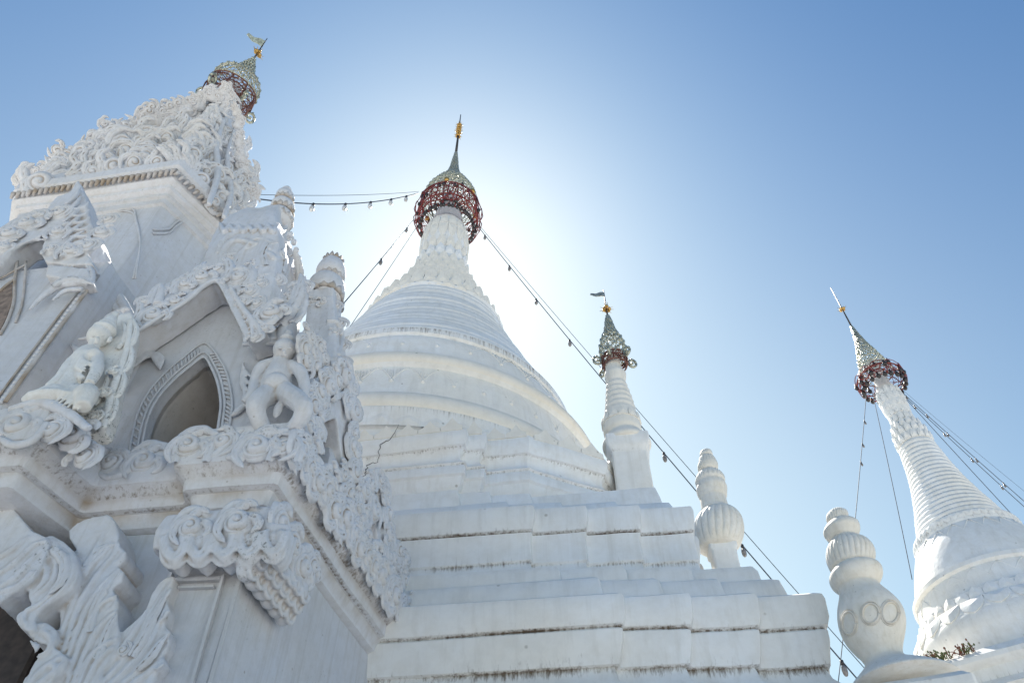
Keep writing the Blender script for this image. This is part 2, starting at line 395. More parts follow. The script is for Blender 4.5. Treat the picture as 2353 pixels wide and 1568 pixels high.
def R_(z, r, s_=0.0, fw=0.0): return (V((AX, AY, z)), r, s_, fw)
dome = MB(); rows = [R_(6.6, 3.44), R_(6.72, 3.44), R_(6.95, 3.44, .3), R_(6.98, 3.45, .5), R_(7.0, 3.46), R_(7.08, 3.47), R_(7.12, 3.53), R_(7.3, 3.56, .25), R_(7.42, 3.56, .5), R_(7.45, 3.53, .3), R_(7.5, 3.52), R_(7.75, 3.50), R_(7.79, 3.46), R_(7.81, 3.43)]
for i in range(8): z = 7.9 + i * .085; rows.append(R_(z, 3.43 - (z - 7.81) * .17))
rows += [R_(8.52, 3.33), R_(8.56, 3.375), R_(8.7, 3.38), R_(8.84, 3.31), R_(8.92, 3.23), R_(8.94, 3.16), R_(8.98, 3.125)]
for i in range(7): z = 9.05 + i * .1; rows.append(R_(z, 3.10 - (z - 9.05) * .27))
rows += [R_(9.72, 2.90), R_(9.76, 2.94, .4), R_(9.9, 2.93, .6), R_(9.95, 2.86, .5)]
zz = [9.95, 10.25, 10.5, 10.75, 11, 11.25, 11.5, 11.75, 12, 12.25, 12.5, 12.75, 13.0]; rr_ = [2.85, 2.74, 2.62, 2.50, 2.38, 2.265, 2.165, 2.06, 1.95, 1.85, 1.76, 1.68, 1.59]
nr = 13; z0, z1 = 9.97, 13.0
for i in range(nr * 6 + 1):
    z = z0 + (z1 - z0) * i / (nr * 6); r = float(np.interp(z, zz, rr_)); u = (i % 6) / 6
    rows.append(R_(z, r + (.02 + .01 * math.sin(i * .37)) * math.sin(math.pi * u) - .015, .32 if u == 0 else 0))
rows += [R_(13.02, 1.58), R_(13.08, 1.60), R_(13.25, 1.50), R_(13.3, 1.42), R_(13.6, 1.36), R_(13.65, 1.27), R_(13.9, 1.2), R_(13.95, 1.1), R_(14.2, 1.06), R_(14.25, .96), R_(14.5, .95), R_(14.55, .88), R_(14.8, .87), R_(14.9, .76), R_(15.2, .72), R_(15.4, .66)]
revolve(dome, rows, 160, wob=.035); dome.build("dome", M_FAR, stupa, angle=35)
bd = MB(); revolve(bd, [R_(8.535, 3.34), R_(8.57, 3.40), R_(8.66, 3.415), R_(8.78, 3.375), R_(8.88, 3.29), R_(8.905, 3.20)], 160, wob=.015, cap=False); bd.build("cream_band", M_CREAM, stupa)
bd = MB(); revolve(bd, [R_(7.46, 3.53), R_(7.5, 3.57), R_(7.62, 3.57), R_(7.74, 3.53), R_(7.78, 3.47)], 160, wob=.015, cap=False); bd.build("cream_band", M_CREAM, stupa)
petal_ring(stupa, M_FAR, AX, AY, 7.10, 3.52, 60, .37, .27, out=.03, th=.03, jit=.2)
petal_ring(stupa, M_CREAM, AX, AY, 9.93, 2.88, 74, .22, .16, out=.04, th=.03, lean=-.4, up=False)
for z, r, n_, h in ((13.02, 1.56, 34, .20), (13.3, 1.45, 32, .3), (13.62, 1.32, 28, .3), (13.92, 1.17, 26, .32), (14.24, 1.02, 24, .3), (14.54, .92, 22, .32), (14.86, .82, 20, .34), (15.2, .70, 18, .4)):
    petal_ring(stupa, M_CREAM, AX, AY, z, r, n_, 2 * math.pi * r / n_ * .95, h, out=.028, th=.05, lean=.02)
nk = MB(); revolve(nk, [R_(15.3, .66), R_(15.6, .65), R_(15.75, .63), R_(15.9, .60), R_(16.1, .585), R_(16.3, .60), R_(16.5, .62), R_(16.7, .615), R_(17.0, .60), R_(17.25, .575), R_(17.5, .53), R_(17.7, .48), R_(17.8, .46), R_(17.82, .41), R_(17.95, .40), R_(18.1, .39), R_(18.3, .36), R_(18.45, .345), R_(18.47, .30), R_(18.8, .27), R_(19.1, .235), R_(19.4, .21), R_(19.45, .1)], 72, wob=.015)
nk.build("neck", M_FAR, stupa)
petal_ring(stupa, M_FAR, AX, AY, 15.62, .62, 16, .24, .42, out=.045, th=.03)
petal_ring(stupa, M_CREAM, AX, AY, 16.02, .575, 16, .22, .5, out=.035, th=.02, lean=.05)
petal_ring(stupa, M_CREAM, AX, AY, 17.05, .60, 16, .22, .62, out=.035, th=.02, up=False)
petal_ring(stupa, M_CREAM, AX, AY, 17.1, .585, 16, .21, .46, out=.03, th=.02, lean=-.12)
# garland relief hanging on the dome: swags and pendants
def on_dome(a, z, off=0.0):
    r = float(np.interp(z, [7.0, 7.8, 8.5, 9.0, 9.75], [3.48, 3.43, 3.31, 3.11, 2.91])) + off
    return V((AX + r * math.cos(a), AY + r * math.sin(a), z))
for (zt, n_, h, q) in ((8.47, 46, .30, .014), (9.72, 34, .30, .012)):
    gl = MB()
    for k in range(n_):
        a0 = 2 * math.pi * k / n_; da = 2 * math.pi / n_
        P = [on_dome(a0 + da * u, zt - h * (1 - abs(2 * u - 1)) ** 1.6, .005) for u in np.linspace(0, 1, 15)]
        tube(gl, P, q, 5)
        for u in np.linspace(.08, .92, 9):
            d = h * (1 - abs(2 * u - 1)) ** 1.6
            p0 = on_dome(a0 + da * u, zt - d * .15, .0); p1 = on_dome(a0 + da * (u + .01), zt - d * .8 - .02, .01)
            tube(gl, [p0, (p0 + p1) / 2, p1], [q * .5, q * .9, q * .3], 4)
        blob(gl, on_dome(a0 + da * .5, zt - h - .03), .04, seg=6, rings=4)
    gl.build("garland_relief", M_FAR, stupa)
# hairline cracks
ck = MB()
def crack(pxs, Yf):
    P = [V(ray(x, y)) * (Yf(x, y)) for x, y in pxs]
    Q = []
    for a, b in zip(P, P[1:]):
        for k in range(5):
            Q.append(a.lerp(b, k / 5) + V((rnd.uniform(-.012, .012), 0, rnd.uniform(-.012, .012))))
    Q.append(P[-1]); tube(ck, Q, [.004, .009, .006, .009, .003], 4)
def hit_plane(x, y, o, n):
    d = ray(x, y); return d * (V(o).dot(n) / d.dot(n))
n_oct = V((-.164, -.986, 0)); o_oct = V((-.62, 7.13, 0))
ckp = [hit_plane(x, y, o_oct, n_oct) for x, y in [(918, 975), (897, 1007), (872, 1022), (868, 1060), (843, 1068), (840, 1090), (822, 1104)]]
Q = []
for a, b in zip(ckp, ckp[1:]):
    for k in range(5): Q.append(a.lerp(b, k / 5) + V((rnd.uniform(-.015, .015), rnd.uniform(-.004, .004), rnd.uniform(-.015, .015))))
tube(ck, Q, [.002, .0055, .003, .006, .002], 4)
ck.build("crack", M_CRACK, stupa)


from mathutils.bvhtree import BVHTree
def zat(Y, y):
    """height of the point on a vertical axis at depth Y (through the picture's mid column) seen at survey row y"""
    k = (CY - y) / F; return (Y * ST + k * Y * CT) / (CT - k * ST)
def px_rows(Y, rows):
    """survey rows (y, x_left, x_right, [stain, flute]) of a turned object standing at depth Y -> ring list"""
    out = []
    for r in rows:
        y, xl, xr = r[:3]; d = ray((xl + xr) / 2, y); p = d * (Y / d.y)
        zc = p.y * CT + p.z * ST
        out.append((p, (xr - xl) / 2 / F * zc, r[3] if len(r) > 3 else 0, r[4] if len(r) > 4 else 0))
    return out[::-1]
def smooth_rows(rows, n=4):
    out = []
    for i in range(len(rows) - 1):
        for k in range(n):
            t = k / n; a, b = rows[i], rows[i + 1]
            p0, p3 = rows[max(i - 1, 0)], rows[min(i + 2, len(rows) - 1)]
            def cr_(q0, q1, q2, q3): return .5 * (2 * q1 + (q2 - q0) * t + (2 * q0 - 5 * q1 + 4 * q2 - q3) * t * t + (3 * q1 - q0 - 3 * q2 + q3) * t ** 3)
            r = cr_(p0[1], a[1], b[1], p3[1]); r = min(max(r, min(a[1], b[1]) * .97), max(a[1], b[1]) * 1.03)
            out.append((a[0].lerp(b[0], t), r, a[2] + (b[2] - a[2]) * t, a[3] + (b[3] - a[3]) * t))
    out.append(rows[-1]); return out
def sweep(mb, plan, prof, sub=6, wob=.008, cen=None):
    """plan: ccw corner list (world xy); prof: (outward offset, z, stain), bottom to top"""
    n = len(plan); P = [V((*p, 0)) for p in plan]
    area = sum(P[i].x * P[(i + 1) % n].y - P[(i + 1) % n].x * P[i].y for i in range(n))
    if area < 0: P = P[::-1]
    c = sum(P, V((0, 0, 0))) / n; nn = []
    for i in range(n):
        d = (P[(i + 1) % n] - P[i]).normalized(); nn.append(V((d.y, -d.x, 0)))
    rings = []; st = []
    for (o_, z, s_) in prof:
        q = [P[i] + (nn[i - 1] + nn[i]) / max(1 + nn[i - 1].dot(nn[i]), .35) * o_ for i in range(n)]
        ring = []
        for i in range(n):
            L = (q[(i + 1) % n] - q[i]).length; e = min(.02 / max(L, .01), .2)
            for tt in [e, *[e + (1 - 2 * e) * k / sub for k in range(1, sub)], 1 - e]:
                w_ = q[i].lerp(q[(i + 1) % n], tt); w_.z = z
                nz = noise.noise(V((w_.x * 2, w_.y * 2, z * 3 + 1)))
                w_ += (w_ - V((c.x, c.y, z))).normalized() * nz * wob; w_.z = z + nz * wob * .8
                ring.append(w_)
        rings.append(ring); st += [s_] * len(ring)
    m_ = len(rings[0])
    mb.add([p for r in rings for p in r] , [(i * m_ + j, i * m_ + (j + 1) % m_, (i + 1) * m_ + (j + 1) % m_, (i + 1) * m_ + j) for i in range(len(rings) - 1) for j in range(m_)], st)
    o = len(mb.v) - m_; k0 = len(mb.v)
    mb.v.append((c.x, c.y, prof[-1][1])); mb.st.append(0)
    mb.f += [(o + j, o + (j + 1) % m_, k0) for j in range(m_)]
    o = k0 - m_ * len(rings); mb.v.append((c.x, c.y, prof[0][1])); mb.st.append(0)
    mb.f += [(o + (j + 1) % m_, o + j, k0 + 1) for j in range(m_)]
def square(cx_, cy_, h, yaw):
    a = math.radians(yaw); u = V((math.cos(a), -math.sin(a))); v_ = V((math.sin(a), math.cos(a)))
    return [(cx_ + u.x * i * h + v_.x * j * h, cy_ + u.y * i * h + v_.y * j * h) for i, j in ((-1, -1), (1, -1), (1, 1), (-1, 1))]
def bvh_of(mb): return BVHTree.FromPolygons([tuple(v) for v in mb.v], mb.f)

# ------------------------------------------------------------------ openwork metal umbrellas
def lattice(mb, C, rows, seg, q, leaf=0.0, R=rnd):
    """pierced sheet: rings of nodes joined by crossed struts, with leaf knobs"""
    N_ = []
    for i, (z, r) in enumerate(rows):
        N_.append([C + V((r * math.cos(2 * math.pi * (k + .5 * (i % 2)) / seg), r * math.sin(2 * math.pi * (k + .5 * (i % 2)) / seg), z)) for k in range(seg)])
    for i in range(len(N_)):
        for k in range(seg):
            a = N_[i][k]
            if i + 1 < len(N_):
                j = k if i % 2 == 0 else (k + 1) % seg
                for b in (N_[i + 1][k - (1 if i % 2 == 0 else 0)], N_[i + 1][j if i % 2 else k]):
                    m_ = (a + b) / 2; m_ += (m_ - V((C.x, C.y, m_.z))).normalized() * q * 1.3 * R.uniform(-.5, 1)
                    tube(mb, [a, m_, b], [q, q * .8, q], 4)
            if i % 2 == 0: tube(mb, [a, N_[i][(k + 1) % seg]], q * .7, 4)
            if leaf and R.random() < .85:
                e = (a - V((C.x, C.y, a.z))).normalized()
                blob(mb, a + e * leaf * .3, leaf * .8, leaf * .8, leaf * R.uniform(1, 1.9), 5, 4)
def ring(mb, C, r, q, seg=28):
    P = [C + V((r * math.cos(2 * math.pi * k / seg), r * math.sin(2 * math.pi * k / seg), 0)) for k in range(seg)]
    P.append(P[0]); P.append(P[1]); tube(mb, P, q, 5)
def flag(mb, p, dirn, L, h, th):
    d = dirn.normalized(); z = V((0, 0, 1)); s_ = V((d.y, -d.x, 0))
    poly = [p, p + z * h, p + z * h * .85 + d * L * .3, p + z * h * .35 + d * L * .62, p + z * h * .3 + d * L, p - z * h * .05 + d * L * 1.05, p - z * h * .3 + d * L * .6, p - z * h * .05 + d * L * .25]
    prism(mb, [v + s_ * th * .5 for v in poly], -s_ * th)
def umbrella(label, C, up, low, seg, q, leaf, tipz, flw, group, bulbs=0, has_flag=None, ears=0, ear=.1, ribs=8, gold=0, conem=None, fs=.06, rod=.012, lowm=None):
    """up: (z, r) rows of the pierced cone, rim first; low: rows of the red openwork skirt, rim first; z above C"""
    t = thing("umbrella_finial", label, "finial", C, group)
    R = random.Random(seg * 13 + len(up))
    m = MB(); 
    zs = [u[0] for u in up]; rs = [u[1] for u in up]; n = max(6, int((zs[-1] - zs[0]) / (q * 8)))
    rows = [(zs[0] + (zs[-1] - zs[0]) * i / n, float(np.interp(zs[0] + (zs[-1] - zs[0]) * i / n, zs, rs))) for i in range(n + 1)]
    lattice(m, C, rows, int(seg * .8), q, leaf * 1.1, R)
    for z, r in rows[::3]: ring(m, C + V((0, 0, z)), r, q * 1.1, seg * 2)
    m.build("canopy", conem or M_SILVER, t, smooth=False)
    m = MB(); zs = [u[0] for u in low][::-1]; rs = [u[1] for u in low][::-1]; n = max(3, int((zs[-1] - zs[0]) / (q * (11 if seg > 25 else 6))))
    lattice(m, C, [(zs[0] + (zs[-1] - zs[0]) * i / n, float(np.interp(zs[0] + (zs[-1] - zs[0]) * i / n, zs, rs))) for i in range(n + 1)], max(9, int(seg * (.55 if seg > 25 else .7))), q * .8, leaf * .5, R)
    m.build("skirt", lowm or M_RED, t, smooth=False)
    m = MB()
    for z, r in (low[0], low[len(low) // 2], low[-1]): ring(m, C + V((0, 0, z)), r * 1.01, q * 1.5)
    ring(m, C + V((0, 0, low[0][0])), low[0][1] * .55, q * 1.3)
    for k in range(ribs):
        a = 2 * math.pi * (k + .3) / ribs; e = V((math.cos(a), math.sin(a), 0))
        tube(m, [C + e * r * 1.005 + V((0, 0, z)) for z, r in low] , q * 1.4, 5)
        tube(m, [C + V((0, 0, low[0][0])) + e * low[0][1], C + V((0, 0, low[0][0] + .02))], q * 1.2, 4)
        # round hoops between ribs
        a2 = 2 * math.pi * (k + .8) / ribs; e2 = V((math.cos(a2), math.sin(a2), 0)); t2 = V((-e2.y, e2.x, 0))
        zc_ = (low[0][0] + low[-1][0]) / 2; hh = abs(low[0][0] - low[-1][0]) * .42; rr = max(r for z, r in low)
        hp = [C + e2 * rr * .99 + V((0, 0, zc_)) + t2 * hh * math.cos(u) + V((0, 0, hh * math.sin(u))) for u in np.linspace(0, 2 * math.pi, 13)]
        tube(m, hp, q * 1.1, 4)
    m.build("rib_frame", lowm or M_RED, t, smooth=False)
    m = MB(); tube(m, [C + V((0, 0, up[-1][0] - .1)), C + V((0, 0, tipz))], [rod * 1.6, rod, rod * .5], 6); m.build("rod", M_DARK, t)
    m = MB()
    for z in flw:
        for k in range(9):
            a = 2 * math.pi * k / 9 + z * 7; e = V((math.cos(a), math.sin(a), R.uniform(-.25, .9)))
            blob(m, C + V((0, 0, z)) + e.normalized() * fs, fs * .5, fs * .5, fs * .55, 6, 4)
            tube(m, [C + V((0, 0, z)), C + V((0, 0, z)) + e.normalized() * fs * 1.5], [fs * .3, fs * .12], 4); tube(m, [C + V((0, 0, z)), C + V((0, 0, z)) + e.normalized() * fs * 2.3], [fs * .2, fs * .05], 4)
    if gold:
        for k in range(gold):
            a = 2 * math.pi * (k + .5) / gold - 1.1; e = V((math.cos(a), math.sin(a), 0))
            mg = MB(); blob(mg, C + e * (up[0][1] * 1.02) + V((0, 0, up[0][0] + .05)), .075, .075, .09, 8, 6); mg.build("gilt_rosette", M_GOLD, t)
    m.build("gilt_flower", M_GOLD, t)
    if has_flag is not None:
        m = MB(); flag(m, C + V((0, 0, tipz - has_flag * .75)), V((-1, -.15, 0)), has_flag, has_flag * .5, .012); m.build("flag", M_SILVER, t, smooth=False)
    for k in range(ears):
        m = MB(); a = 2 * math.pi * (k + .0) / ears + .12; e = V((math.cos(a), math.sin(a), 0)); z, r = low[len(low) // 2]
        c = C + e * (r + ear) + V((0, 0, z))
        hp = [c + e * ear * math.cos(u) * .75 + V((0, 0, ear * math.sin(u))) for u in np.linspace(0, 2 * math.pi, 12)]
        tube(m, hp, [ear * .26] * 4, 5); tube(m, [c - e * ear * .7, c + V((0, 0, -ear * .2))], ear * .22, 5)
        blob(m, c + V((0, 0, ear * 1.15)), ear * .25, seg=6, rings=4); blob(m, c, ear * .3, seg=6, rings=4)
        m.build("ear_ornament", M_SILVER, t)
    for k in range(bulbs):
        a = 2 * math.pi * k / bulbs + R.uniform(-.06, .06); e = V((math.cos(a), math.sin(a), 0)); z, r = low[int(R.random() * len(low))] if k % 2 else low[-1]
        m = MB(); c = C + e * (r + q * 2) + V((0, 0, z - .03)); blob(m, c, .052, .052, .065, 7, 5); tube(m, [c + V((0, 0, .04)), c + V((0, 0, .12))], .022, 5)
        m.build("bulb", M_DARK, t)
    return t
C = V((AX, AY, 17.7))
umbrella("pierced silver cone and red bulb-hung cage on the great stupa's neck, gilt stem ornament above", C,
    [(1.25, .78), (1.5, .77), (1.75, .73), (2.0, .64), (2.3, .52), (2.55, .42), (2.8, .28), (3.1, .19), (3.5, .12), (4.0, .08), (4.5, .03)],
    [(1.25, .76), (1.0, .81), (.75, .83), (.5, .82), (.25, .77), (.08, .70)], 30, .013, .024, 7.4, [5.72, 5.9, 6.06, 6.22, 6.38, 6.54], "openwork metal umbrellas on the spires", bulbs=80, ribs=14, gold=6, fs=.065, rod=.03)
m = MB()                                                                     # lamp ring round the top of the neck
ring(m, V((AX, AY, 18.75)), .30, .015)
for k in range(14):
    a = 2 * math.pi * k / 14; e = V((math.cos(a), math.sin(a), 0)); blob(m, V((AX, AY, 18.75)) + e * .34, .05, .05, .05, 7, 5)
for k in range(10):
    a = 2 * math.pi * k / 10; e = V((math.cos(a), math.sin(a), 0)); f = V((math.cos(a + .4), math.sin(a + .4), 0))
    tube(m, [V((AX, AY, 18.35)) + e * .43, V((AX, AY, 19.2)) + f * .62], .013, 4)
m.build("lamp_ring", M_DARK, stupa)

# ------------------------------------------------------------------ small stupa on the terrace corner
SX, SY = 1.60, 8.10
d = ray(1440, 1060); 
small = thing("small_stupa", "small ringed white stupa on a square pedestal at the great stupa's terrace corner", "stupa", (d.x / d.y * SY, SY, 5.1))
rows = px_rows(SY, [(806, 1397, 1424), (811, 1393, 1423), (835, 1391, 1425), (855, 1391, 1429), (858, 1389.5, 1434), (862, 1389, 1438), (868, 1389, 1438), (878, 1392, 1437), (881, 1393, 1436)])
rings = []
y = 884; k = 0
while y < 952:
    xl = float(np.interp(y, [880, 905, 930, 955], [1393, 1392, 1391, 1389])); xr = float(np.interp(y, [880, 890, 905, 920, 937, 955], [1437, 1440, 1446, 1452, 1457, 1462]))
    o = [-1.6, .6, 1.5, .6][k % 4]; rings.append((y, xl - o, xr + o)); y += 3.2; k += 1
rings += [(957, 1388, 1463), (966, 1386, 1466), (976, 1385, 1470), (986, 1385, 1473), (994, 1386.5, 1475), (998, 1389, 1475), (1000, 1393, 1473), (1003, 1394, 1475), (1010, 1390, 1482), (1016, 1387, 1489), (1021, 1384, 1494), (1025, 1384, 1496), (1030, 1386, 1494)]
base = px_rows(SY, rings)
m = MB(); revolve(m, base + rows, 64, wob=.008); m.build("spire", M_CREAM, small)
m = MB(); pc, pr = base[14][0], base[14][1]
bl = px_rows(SY, [(976, 1385, 1470)])[0]
petals(m, bl[0].x, bl[0].y, bl[0].z - .03, bl[1] * 1.01, 12, .13, .17, out=.02, th=.03, lean=-.1, up=True); m.build("petal_moulding", M_CREAM, small, smooth=False)
b1 = px_rows(SY, [(1022, 1384, 1496)])[0]; pcx, pcy = b1[0].x, b1[0].y; hw = .245; zt = b1[0].z
m = MB(); sweep(m, square(pcx, pcy, hw, 7), [(.12, 4.95, 0), (.12, 5.38, 0), (.06, 5.42, 0), (.04, 5.44, 0), (.03, 5.62, 0), (.0, 5.66, 0), (.0, 5.80, .1), (-.005, zt - .34, 0), (.0, zt - .30, .4), (.025, zt - .25, .2), (.045, zt - .2, 0), (.055, zt - .08, 0), (.05, zt - .01, 0), (.0, zt + .03, 0), (-.05, zt + .05, 0)], sub=8); m.build("pedestal", M_FAR, small, angle=40)
Cc = px_rows(SY, [(806, 1394, 1422)])[0][0]; C = V((Cc.x, SY, Cc.z))
def zr(Y, y): return zat(Y, y) - C.z
umbrella("small pierced silver umbrella with a flag on the little stupa at the terrace corner", C,
    [(zr(SY, 823), .20), (zr(SY, 808), .215), (zr(SY, 795), .205), (zr(SY, 782), .175), (zr(SY, 765), .10), (zr(SY, 752), .07), (zr(SY, 737), .045), (zr(SY, 728), .02)],
    [(zr(SY, 823), .20), (zr(SY, 831), .20), (zr(SY, 841), .18)], 15, .009, .022, zr(SY, 666), [zr(SY, 710)], "openwork metal umbrellas on the spires", has_flag=.25, ears=6, ear=.085, ribs=6, fs=.055, lowm=M_RUST)

# ------------------------------------------------------------------ cream finial on the terrace corner
def Z2(a, b): return (1356.9 + a * .3652, 995 + b * .3652)
def zrows(tr, L): return [(tr(0, y)[1], tr(xl, 0)[0], tr(xr, 0)[0], *rest) for (y, xl, xr, *rest) in L]
FY = 7.25
fin = thing("turned_finial", "slim cream turned finial with a fluted bulb on the stepped terrace corner", "finial", (2.28, FY, 4.0), "turned plaster finials")
rows = px_rows(FY, zrows(Z2, [(106, 720, 730), (109, 702, 748), (116, 692, 758), (124, 688, 764, 0, 1), (134, 686, 766), (140, 686, 767), (148, 692, 762, .3), (158, 683, 776, 0, 1), (172, 678, 786, 0, 1), (188, 675, 793, 0, 1), (200, 672, 799, .2), (212, 671, 801), (225, 674, 801), (236, 680, 796), (243, 690, 788, .4), (252, 680, 805, 0, 1), (268, 668, 826, 0, 1), (282, 660, 838, 0, 1), (298, 656, 845, 0, 1), (310, 660, 845), (320, 668, 840, .4), (330, 668, 848), (345, 666, 856), (358, 666, 858, .3), (368, 670, 858), (378, 674, 856), (386, 680, 857), (400, 684, 856), (412, 690, 850, .3), (425, 692, 852), (450, 695, 860), (475, 699, 868), (486, 700, 874), (490, 690, 880, .4), (497, 700, 895), (510, 684, 915), (530, 666, 935, 0, 1), (560, 650, 952, 0, 1), (600, 641, 962, 0, 1), (640, 646, 962, 0, 1), (675, 655, 955, 0, 1), (705, 672, 940, 0, .7), (720, 690, 925, 0, .4), (728, 715, 905), (731, 740, 880)]))
m = MB(); revolve(m, smooth_rows(rows, 2), 160, wob=.004, flute=20, fl=.06); m.build("turned_shaft", M_FIN, fin)
p = px_rows(FY, zrows(Z2, [(740, 730, 930)]))[0][0]
m = MB(); pl = square(p.x, p.y + .02, .135, 7)
sweep(m, pl, [(.30, 3.85, 0), (.29, 4.15, 0), (.27, 4.22, 0), (.14, 4.24, 0), (.13, 4.42, 0), (.10, 4.46, 0), (.03, 4.50, 0), (.0, 4.54, 0), (-.005, 4.75, .1), (.0, 4.92, .45), (.02, 4.95, .2), (.02, 5.0, 0)]); m.build("pedestal", M_FAR, fin, angle=40)

# ------------------------------------------------------------------ large cream finial in front of the far stupa
def Z4(a, b): return (1854.4 + a * .3075, 1085.5 + b * .3075)
BY = 5.3
fin2 = thing("turned_finial", "large cream turned finial with ringed waist and carved roundels on its vase body", "finial", (2.86, BY, 2.4), "turned plaster finials")
rows = px_rows(BY, zrows(Z4, [(278, 210, 225), (282, 185, 255), (290, 165, 280, 0, 1), (305, 148, 297, 0, 1), (325, 142, 303, 0, 1), (345, 144, 302, 0, 1), (360, 152, 300, 0, .5), (368, 165, 320, .5), (374, 160, 345), (384, 148, 365), (398, 136, 380), (415, 127, 386), (430, 122, 388), (445, 128, 388), (460, 140, 384), (475, 150, 380), (488, 165, 376), (496, 178, 375, .5), (505, 178, 390, 0, .5), (520, 168, 415, 0, 1), (545, 152, 455, 0, 1), (575, 143, 482, 0, 1), (605, 142, 498, 0, 1), (635, 147, 503, 0, 1), (660, 156, 502, 0, 1), (685, 168, 498, 0, .8), (702, 182, 492, .3, .3), (710, 200, 488, .5), (716, 200, 515), (728, 188, 540), (745, 176, 551), (765, 170, 555), (785, 172, 555), (805, 180, 550), (825, 192, 540), (845, 212, 530, .2), (858, 232, 528, .1), (870, 240, 538), (900, 246, 566), (940, 240, 608), (980, 234, 648), (1030, 232, 690), (1080, 236, 714), (1130, 246, 725), (1180, 264, 725), (1230, 290, 720), (1280, 325, 711), (1320, 360, 706), (1350, 392, 706), (1375, 412, 712), (1400, 432, 730), (1425, 436, 770), (1445, 432, 815), (1470, 415, 880), (1500, 392, 960), (1535, 365, 1040), (1568, 340, 1110), (1600, 330, 1150)]))
m = MB(); revolve(m, smooth_rows(rows, 2), 208, wob=.004, flute=26, fl=.055); m.build("turned_shaft", M_FIN, fin2)
bv = bvh_of(m)
def onm(bv, x, y, off=0.0):
    d = ray(x, y).normalized(); h = bv.ray_cast(V((0, 0, 0)), d)
    return None if h[0] is None else h[0] + h[1] * off * (1 if h[1].dot(d) < 0 else -1)
m = MB()
for (cx_, cy_, rx, ry) in ((472, 1048, 62, 72), (618, 1042, 58, 78), (312, 1118, 50, 82)):
    for f in (1.0, 1.22):
        P = [onm(bv, *Z4(cx_ + rx * f * math.cos(u), cy_ + ry * f * math.sin(u)), .002) for u in np.linspace(0, 2 * math.pi, 30)]
        P = [q for q in P if q is not None]
        if len(P) > 6: tube(m, P, .010 if f == 1 else .006, 6, None, 1.0)
m.build("roundel_relief", M_FIN, fin2)
p = px_rows(BY, zrows(Z4, [(1600, 330, 1150)]))[0][0]
m = MB(); sweep(m, square(p.x, p.y + .05, .36, 20), [(0, -1.6, 0), (0, p.z - .35, 0), (.03, p.z - .3, 0), (.04, p.z - .12, 0), (0, p.z - .08, 0), (-.05, p.z - .07, 0)]); m.build("pier", M_FAR, fin2, angle=40)

# ------------------------------------------------------------------ far stupa on the right
RX, RY = 8.48, 12.0
rst = thing("stupa", "slender ringed white stupa at the right, sunlit along its left edge", "stupa", (RX, RY, -1.6))
def Q(z, r, s_=0.0): return (V((RX, RY, z)), r, s_, 0)
rows = [Q(5.65, 1.6), Q(5.9, 1.66), Q(6.1, 1.72), Q(6.25, 1.74, .3), Q(6.45, 1.66), Q(6.6, 1.52), Q(6.66, 1.46, .4), Q(6.7, 1.43), Q(6.74, 1.48), Q(6.8, 1.48), Q(6.84, 1.41, .3), Q(6.9, 1.385), Q(7.05, 1.375), Q(7.18, 1.355), Q(7.22, 1.34, .2), Q(7.26, 1.39), Q(7.34, 1.38), Q(7.37, 1.32), Q(7.5, 1.285), Q(7.65, 1.235), Q(7.8, 1.18), Q(7.95, 1.115), Q(8.1, 1.05), Q(8.22, .985), Q(8.3, .94, .2), Q(8.34, .95, .5), Q(8.42, .93, .5), Q(8.46, .88, .3)]
zz = [8.46, 8.75, 9.0, 9.25, 9.5, 9.75, 10.0, 10.25, 10.5, 10.75]; r2 = [.86, .77, .70, .625, .56, .50, .455, .415, .385, .36]
nr = 20
for i in range(nr * 6 + 1):
    z = 8.47 + 2.28 * i / (nr * 6); u = (i % 6) / 6; sc_ = np.interp(z, [8.4, 10.8], [.03, .018])
    rows.append(Q(z, float(np.interp(z, zz, r2)) + sc_ * math.sin(math.pi * u) - .012, .05 if u == 0 else 0))
rows += [Q(10.8, .33), Q(11.0, .34), Q(11.02, .30), Q(11.2, .29), Q(11.22, .27), Q(11.4, .23), Q(11.5, .215), Q(11.6, .23), Q(11.8, .265), Q(12.0, .275), Q(12.2, .26), Q(12.4, .23), Q(12.55, .19), Q(12.57, .165), Q(12.8, .155), Q(13.1, .145), Q(13.4, .13), Q(13.45, .05)]
m = MB(); revolve(m, rows, 110, wob=.012); m.build("dome", M_FAR, rst, angle=35); bvR = bvh_of(m)
for z, r, h, ov in ((10.78, .34, .2, 16), (11.0, .32, .2, 15), (11.2, .28, .2, 14), (11.42, .235, .2, 12), (11.62, .235, .22, 12), (11.82, .26, .22, 12), (12.02, .27, .22, 12), (12.22, .255, .2, 12)):
    petal_ring(rst, M_FAR, RX, RY, z, r, ov, 2 * math.pi * r / ov * .95, h, out=.03 if z < 11.3 else .014, th=.03, lean=.05 if z < 11.1 else 0)
petal_ring(rst, M_FAR, RX, RY, 8.48, .93, 46, .13, .13, out=.02, th=.02, up=False)
petal_ring(rst, M_FAR, RX, RY, 6.62, 1.52, 40, .235, .22, out=.03, th=.03, lean=-.25, up=True, ph=.0)
petal_ring(rst, M_FAR, RX, RY, 6.60, 1.58, 26, .38, .26, out=.05, th=.03, lean=.4, up=False)
petal_ring(rst, M_FAR, RX, RY, 6.28, 1.66, 26, .40, .30, out=.05, th=.04, lean=-.35, up=True, ph=.5)
